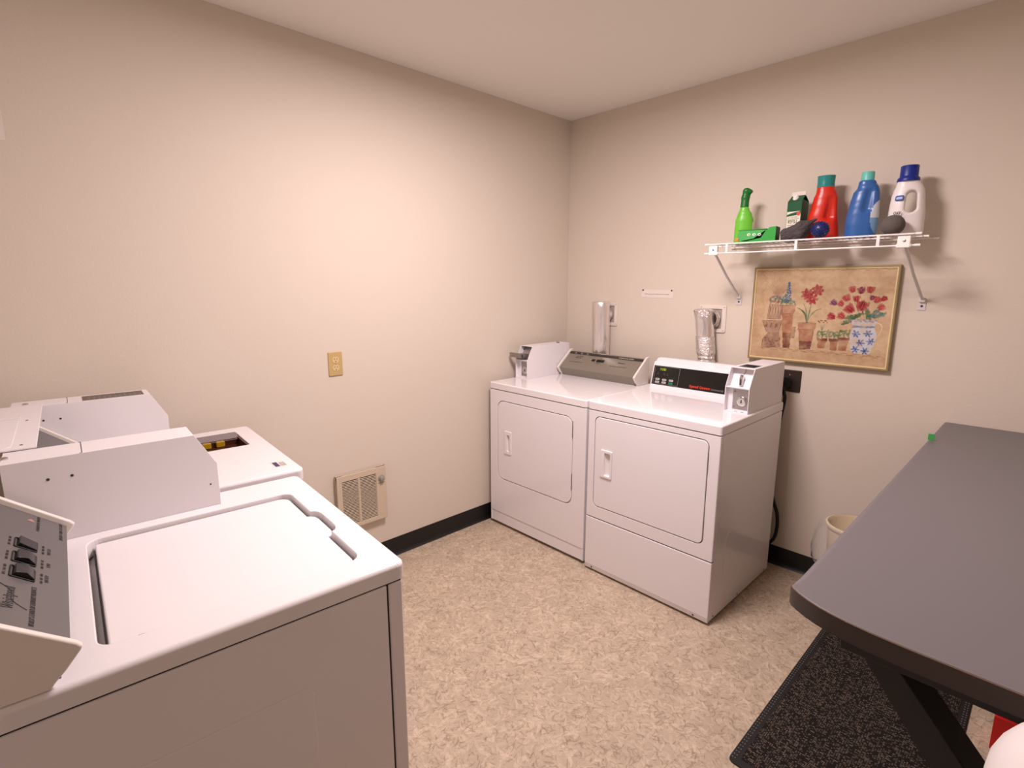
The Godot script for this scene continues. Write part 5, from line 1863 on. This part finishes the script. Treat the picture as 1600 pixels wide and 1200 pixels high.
	lathe(s, Transform3D(Basis(), Vector3(0.002, 0.236, 0)), [V(0.0245, 0), V(0.0245, 0.002), V(0.0238, 0.036), V(0.0225, 0.038), V(0, 0.0385)], 28)
	part(t, "cap", s, M.aqua)
	# ---- white bottle
	at = Vector3(1.912, Y, 0.115)
	t = thing("detergent_bottle", "white detergent bottle with royal blue cap on the wire shelf", "bottle", at, face_camera(at), "detergent bottles")
	rows = [[0.0, -0.058, 0.054, 0.036], [0.012, -0.062, 0.058, 0.040], [0.045, -0.064, 0.060, 0.041], [0.090, -0.061, 0.063, 0.041], [0.122, -0.057, 0.062, 0.040], [0.154, -0.052, 0.0615, 0.038], [0.180, -0.045, 0.060, 0.036], [0.199, -0.037, 0.053, 0.033], [0.212, -0.034, 0.043, 0.031], [0.222, -0.033, 0.042, 0.031]]
	s = mb()
	net([s], Vector3(-0.07, -0.006, -0.05), Vector3(0.07, 0.228, 0.05), 0.0035, func(p: Vector3) -> float:
		return smax(bottle_f(rows, p), -cap_d(p, Vector3(0.004, 0.112, p.z), Vector3(0.003, 0.160, p.z), 0.0195, 0.0170), 0.012))
	part(t, "body", s, M.white_plastic)
	s = mb()
	lathe(s, Transform3D(Basis(), Vector3(-0.0145, 0.216, 0)), [V(0.0385, 0), V(0.0390, 0.006), V(0.0375, 0.014), V(0.0325, 0.018), V(0.0315, 0.022), V(0.0310, 0.060), V(0.0295, 0.062), V(0.0, 0.0625)], 32)
	part(t, "cap", s, M.royal)
	var lp := plane_at(Vector3(-0.063, 0, 0.031), Vector3(0.94, 0, 0.34), Vector3(0.05, 0.99, 0.0))
	s = mb()
	ext(s, rrect(0.030, 0.021, 0.006, 4, V(0.021, 0.150)), lp, 0.003, 0.001, 1)
	lab = part(t, "logo_badge", s, M.royal)
	s = mb()
	ext(s, rrect(0.022, 0.009, 0.003, 3, V(0.021, 0.150)), lift(lp, 0, 0, 0.003), 0.0004)
	part(lab, "badge_print", s, mat(Color(0.62, 0.72, 0.90), 0.5))
	words(t, "label_lettering", "OXY", M.ink, lift(lp, 0.012, 0.085, 0.008), 0.012, 0.026, "Droid Sans", true)
	words(t, "label_lettering", "CLEAN", M.ink, lift(lp, 0.004, 0.070, 0.008), 0.012, 0.040, "Droid Sans", true)
	# ---- grey wool ball
	t = thing("dryer_ball", "round grey wool dryer ball in front of the white bottle", "ball", Vector3(1.882, Y + 0.0405, 0.205))
	t.scale = Vector3.ONE * 1.1
	nz.frequency = 30.0
	s = mb()
	sph = []
	for i in 25:
		var a := -PI / 2 + PI * i / 24
		sph.append(V(0.0375 * cos(a), 0.0365 * sin(a)))
	lathe(s, Transform3D(), sph, 40, func(a: float, y: float) -> float: return 1.0 + 0.02 * nz.get_noise_3d(cos(a) * 0.04, y, sin(a) * 0.04))
	part(t, "felt", s, M.wool)


# ---------------------------------------------------------------- picture

func build_picture() -> void:
	var w := 0.623
	var h := 0.468
	var t := thing("framed_picture", "framed print of potted flowers and tulips in a blue jug", "picture", Vector3(1.5855, 1.336, 0))
	var s := mb()
	ring(s, rrect(w, h, 0.002, 1), rrect(w - 0.016, h - 0.016, 0.001, 1), V(0, 0), Transform3D(Basis(), Vector3(0, 0, 0.002)), 0.024, 0.003, 0.001)
	part(t, "frame", s, M.gold)
	s = mb()
	ring(s, rrect(w - 0.0165, h - 0.0165, 0.001, 1), rrect(w - 0.027, h - 0.027, 0.001, 1), V(0, 0), Transform3D(Basis(), Vector3(0, 0, 0.010)), 0.0135, 0.001, 0.001)
	part(t, "inner_lip", s, M.gold_light)
	s = mb()
	var a := w / 2 - 0.012
	var b := h / 2 - 0.012
	var z := 0.020
	var q := [[-a, -b, 0, 1], [a, -b, 1, 1], [a, b, 1, 0], [-a, b, 0, 0]]
	for k in [0, 2, 1, 0, 3, 2]:
		s.set_normal(Vector3(0, 0, 1))
		s.set_uv(Vector2(q[k][2], q[k][3]))
		s.add_vertex(Vector3(q[k][0], q[k][1], z))
	var back := [[-a, -b], [a, -b], [a, b], [-a, b]]
	for e in 4:
		var p: Array = back[e]
		var r: Array = back[(e + 1) % 4]
		for k in [[p, z], [r, z], [r, 0.004], [p, z], [r, 0.004], [p, 0.004]]:
			s.set_normal(Vector3(p[0] + r[0], p[1] + r[1], 0).normalized())
			s.set_uv(Vector2(0.01, 0.99))
			s.add_vertex(Vector3(k[0][0], k[0][1], k[1]))
	part(t, "canvas", s, M.canvas, "watercolour print of potted flowers on tan paper")


# ---------------------------------------------------------------- floor things

func build_floor_things() -> void:
	# mat
	var t := thing("floor_mat", "dark brown flecked floor mat with black border under the counter", "mat")
	var s := mb()
	var c := V(2.115, -0.85)
	ring(s, rrect(0.51, 1.04, 0.02, 4, c), rrect(0.45, 0.98, 0.006, 2, c), c, along_y(0.0005), 0.0055, 0.003, 0.001)
	part(t, "border", s, M.rubber)
	s = mb()
	ext(s, rrect(0.452, 0.982, 0.006, 2, c), along_y(0.0006), 0.0075, 0.002, 1)
	part(t, "pile", s, M.mat)
	s = mb()
	for i in 2:
		for k in 68:
			var z := 0.345 + k * 0.015
			for x in [1.868 + 0.008 * i, 2.362 - 0.008 * i]:
				bx(s, Vector3(x - 0.0018, 0.0055, z - 0.0018), Vector3(x + 0.0018, 0.0072, z + 0.0018), 0.0006, 1)
	part(t, "stud_rows", s, M.stud, "", true)
	# wastebasket with clear liner
	t = thing("wastebasket", "cream plastic wastebasket with clear bag liner under the counter edge", "trash can", Vector3(1.882, 0, 0.158))
	s = mb()
	lathe(s, Transform3D(), [V(0, 0), V(0.086, 0), V(0.090, 0.004), V(0.114, 0.385), V(0.121, 0.388), V(0.124, 0.394), V(0.122, 0.402), V(0.114, 0.404), V(0.108, 0.396), V(0.084, 0.008), V(0, 0.006)], 36)
	part(t, "bin", s, M.bin)
	var nz := FastNoiseLite.new()
	nz.frequency = 1.0
	nz.seed = 8
	s = mb()
	var prof := [V(0.100, 0.25), V(0.107, 0.385), V(0.113, 0.4065), V(0.123, 0.4075), V(0.136, 0.397), V(0.155, 0.360), V(0.168, 0.310), V(0.172, 0.260), V(0.164, 0.215), V(0.148, 0.190), V(0.130, 0.182)]
	lathe(s, Transform3D(), prof, 56, func(a: float, y: float) -> float:
		var left := clampf(0.5 - 0.5 * cos(a - 0.55), 0.0, 1.0)
		var f := clampf((0.40 - y) * 10.0, 0.0, 1.0)
		var out := lerpf(0.84, 1.03, left)
		return 1.0 + f * (out - 1.0) + f * (0.06 * nz.get_noise_3d(cos(a) * 4.0, y * 9.0, sin(a) * 4.0) + 0.03 * nz.get_noise_3d(cos(a) * 9.0, y * 20.0, sin(a) * 9.0)))
	part(t, "bag_liner", s, M.bag, "clear plastic bag liner")
	# red box on the floor
	t = thing("red_box", "small red box with yellow lettering on the floor under the counter", "box", Vector3(2.43, 0, 0.60))
	s = mb()
	bx(s, Vector3(0, 0, 0), Vector3(0.17, 0.12, 0.11), 0.002, 1)
	part(t, "carton", s, mat(Color(0.78, 0.07, 0.05), 0.4))
	for i in 2:
		s = mb()
		plate(s, along_y(0.12), 0.02 + 0.012 * i, -0.09 + 0.035 * i, 0.10, 0.018, 0.0005)
		part(t, "yellow_print", s, mat(Color(0.90, 0.72, 0.12), 0.5))
	# white hamper at the end of the counter
	t = thing("hamper", "white plastic hamper with domed lid at the end of the counter", "hamper", Vector3(2.58, 0, 2.052))
	s = mb()
	lathe(s, Transform3D(), [V(0, 0), V(0.135, 0), V(0.140, 0.005), V(0.148, 0.875), V(0.152, 0.88), V(0.152, 0.892), V(0.146, 0.895), V(0, 0.895)], 40)
	part(t, "bin", s, M.white_plastic)
	s = mb()
	var dome := []
	for i in 13:
		var a := PI * 0.5 * i / 12
		dome.append(V(0.160 * cos(a), 0.902 + 0.10 * sin(a)))
	lathe(s, Transform3D(), [V(0.146, 0.8955), V(0.160, 0.8955)] + dome, 44)
	part(t, "lid", s, M.white_plastic)


func more_materials() -> void:
	M.gap_shade = mat(Color(0.16, 0.12, 0.105), 0.8)  # dark colour standing in for shade inside the narrow gaps
	M.brace = mat(Color(0.84, 0.82, 0.82), 0.4)
	M.lime = mat(Color(0.42, 0.76, 0.20), 0.35)
	M.dark_green = mat(Color(0.05, 0.42, 0.14), 0.4)
	M.leaf_green = mat(Color(0.10, 0.60, 0.17), 0.55)
	M.carton_green = mat(Color(0.05, 0.32, 0.18), 0.35)
	M.label_cream = mat(Color(0.90, 0.88, 0.80), 0.5)
	M.cloth = mat(Color(0.29, 0.265, 0.27), 0.95)
	M.navy = mat(Color(0.05, 0.11, 0.36), 0.4)
	M.red_plastic = mat(Color(0.80, 0.15, 0.06), 0.32)
	M.label_red = mat(Color(0.72, 0.45, 0.40), 0.45)
	M.teal_cap = mat(Color(0.12, 0.52, 0.50), 0.25)
	M.blue_plastic = mat(Color(0.19, 0.38, 0.64), 0.32)
	M.label_white = mat(Color(0.80, 0.82, 0.84), 0.4)
	M.label_blue = mat(Color(0.45, 0.62, 0.76), 0.4)
	M.aqua = mat(Color(0.40, 0.76, 0.72), 0.4)
	M.white_plastic = mat(Color(0.90, 0.88, 0.87), 0.38)
	M.royal = mat(Color(0.05, 0.15, 0.52), 0.4)
	M.wool = mat(Color(0.37, 0.34, 0.325), 1.0)
	M.wool.heightmap_enabled = false
	M.stud = mat(Color(0.45, 0.43, 0.40), 0.7)
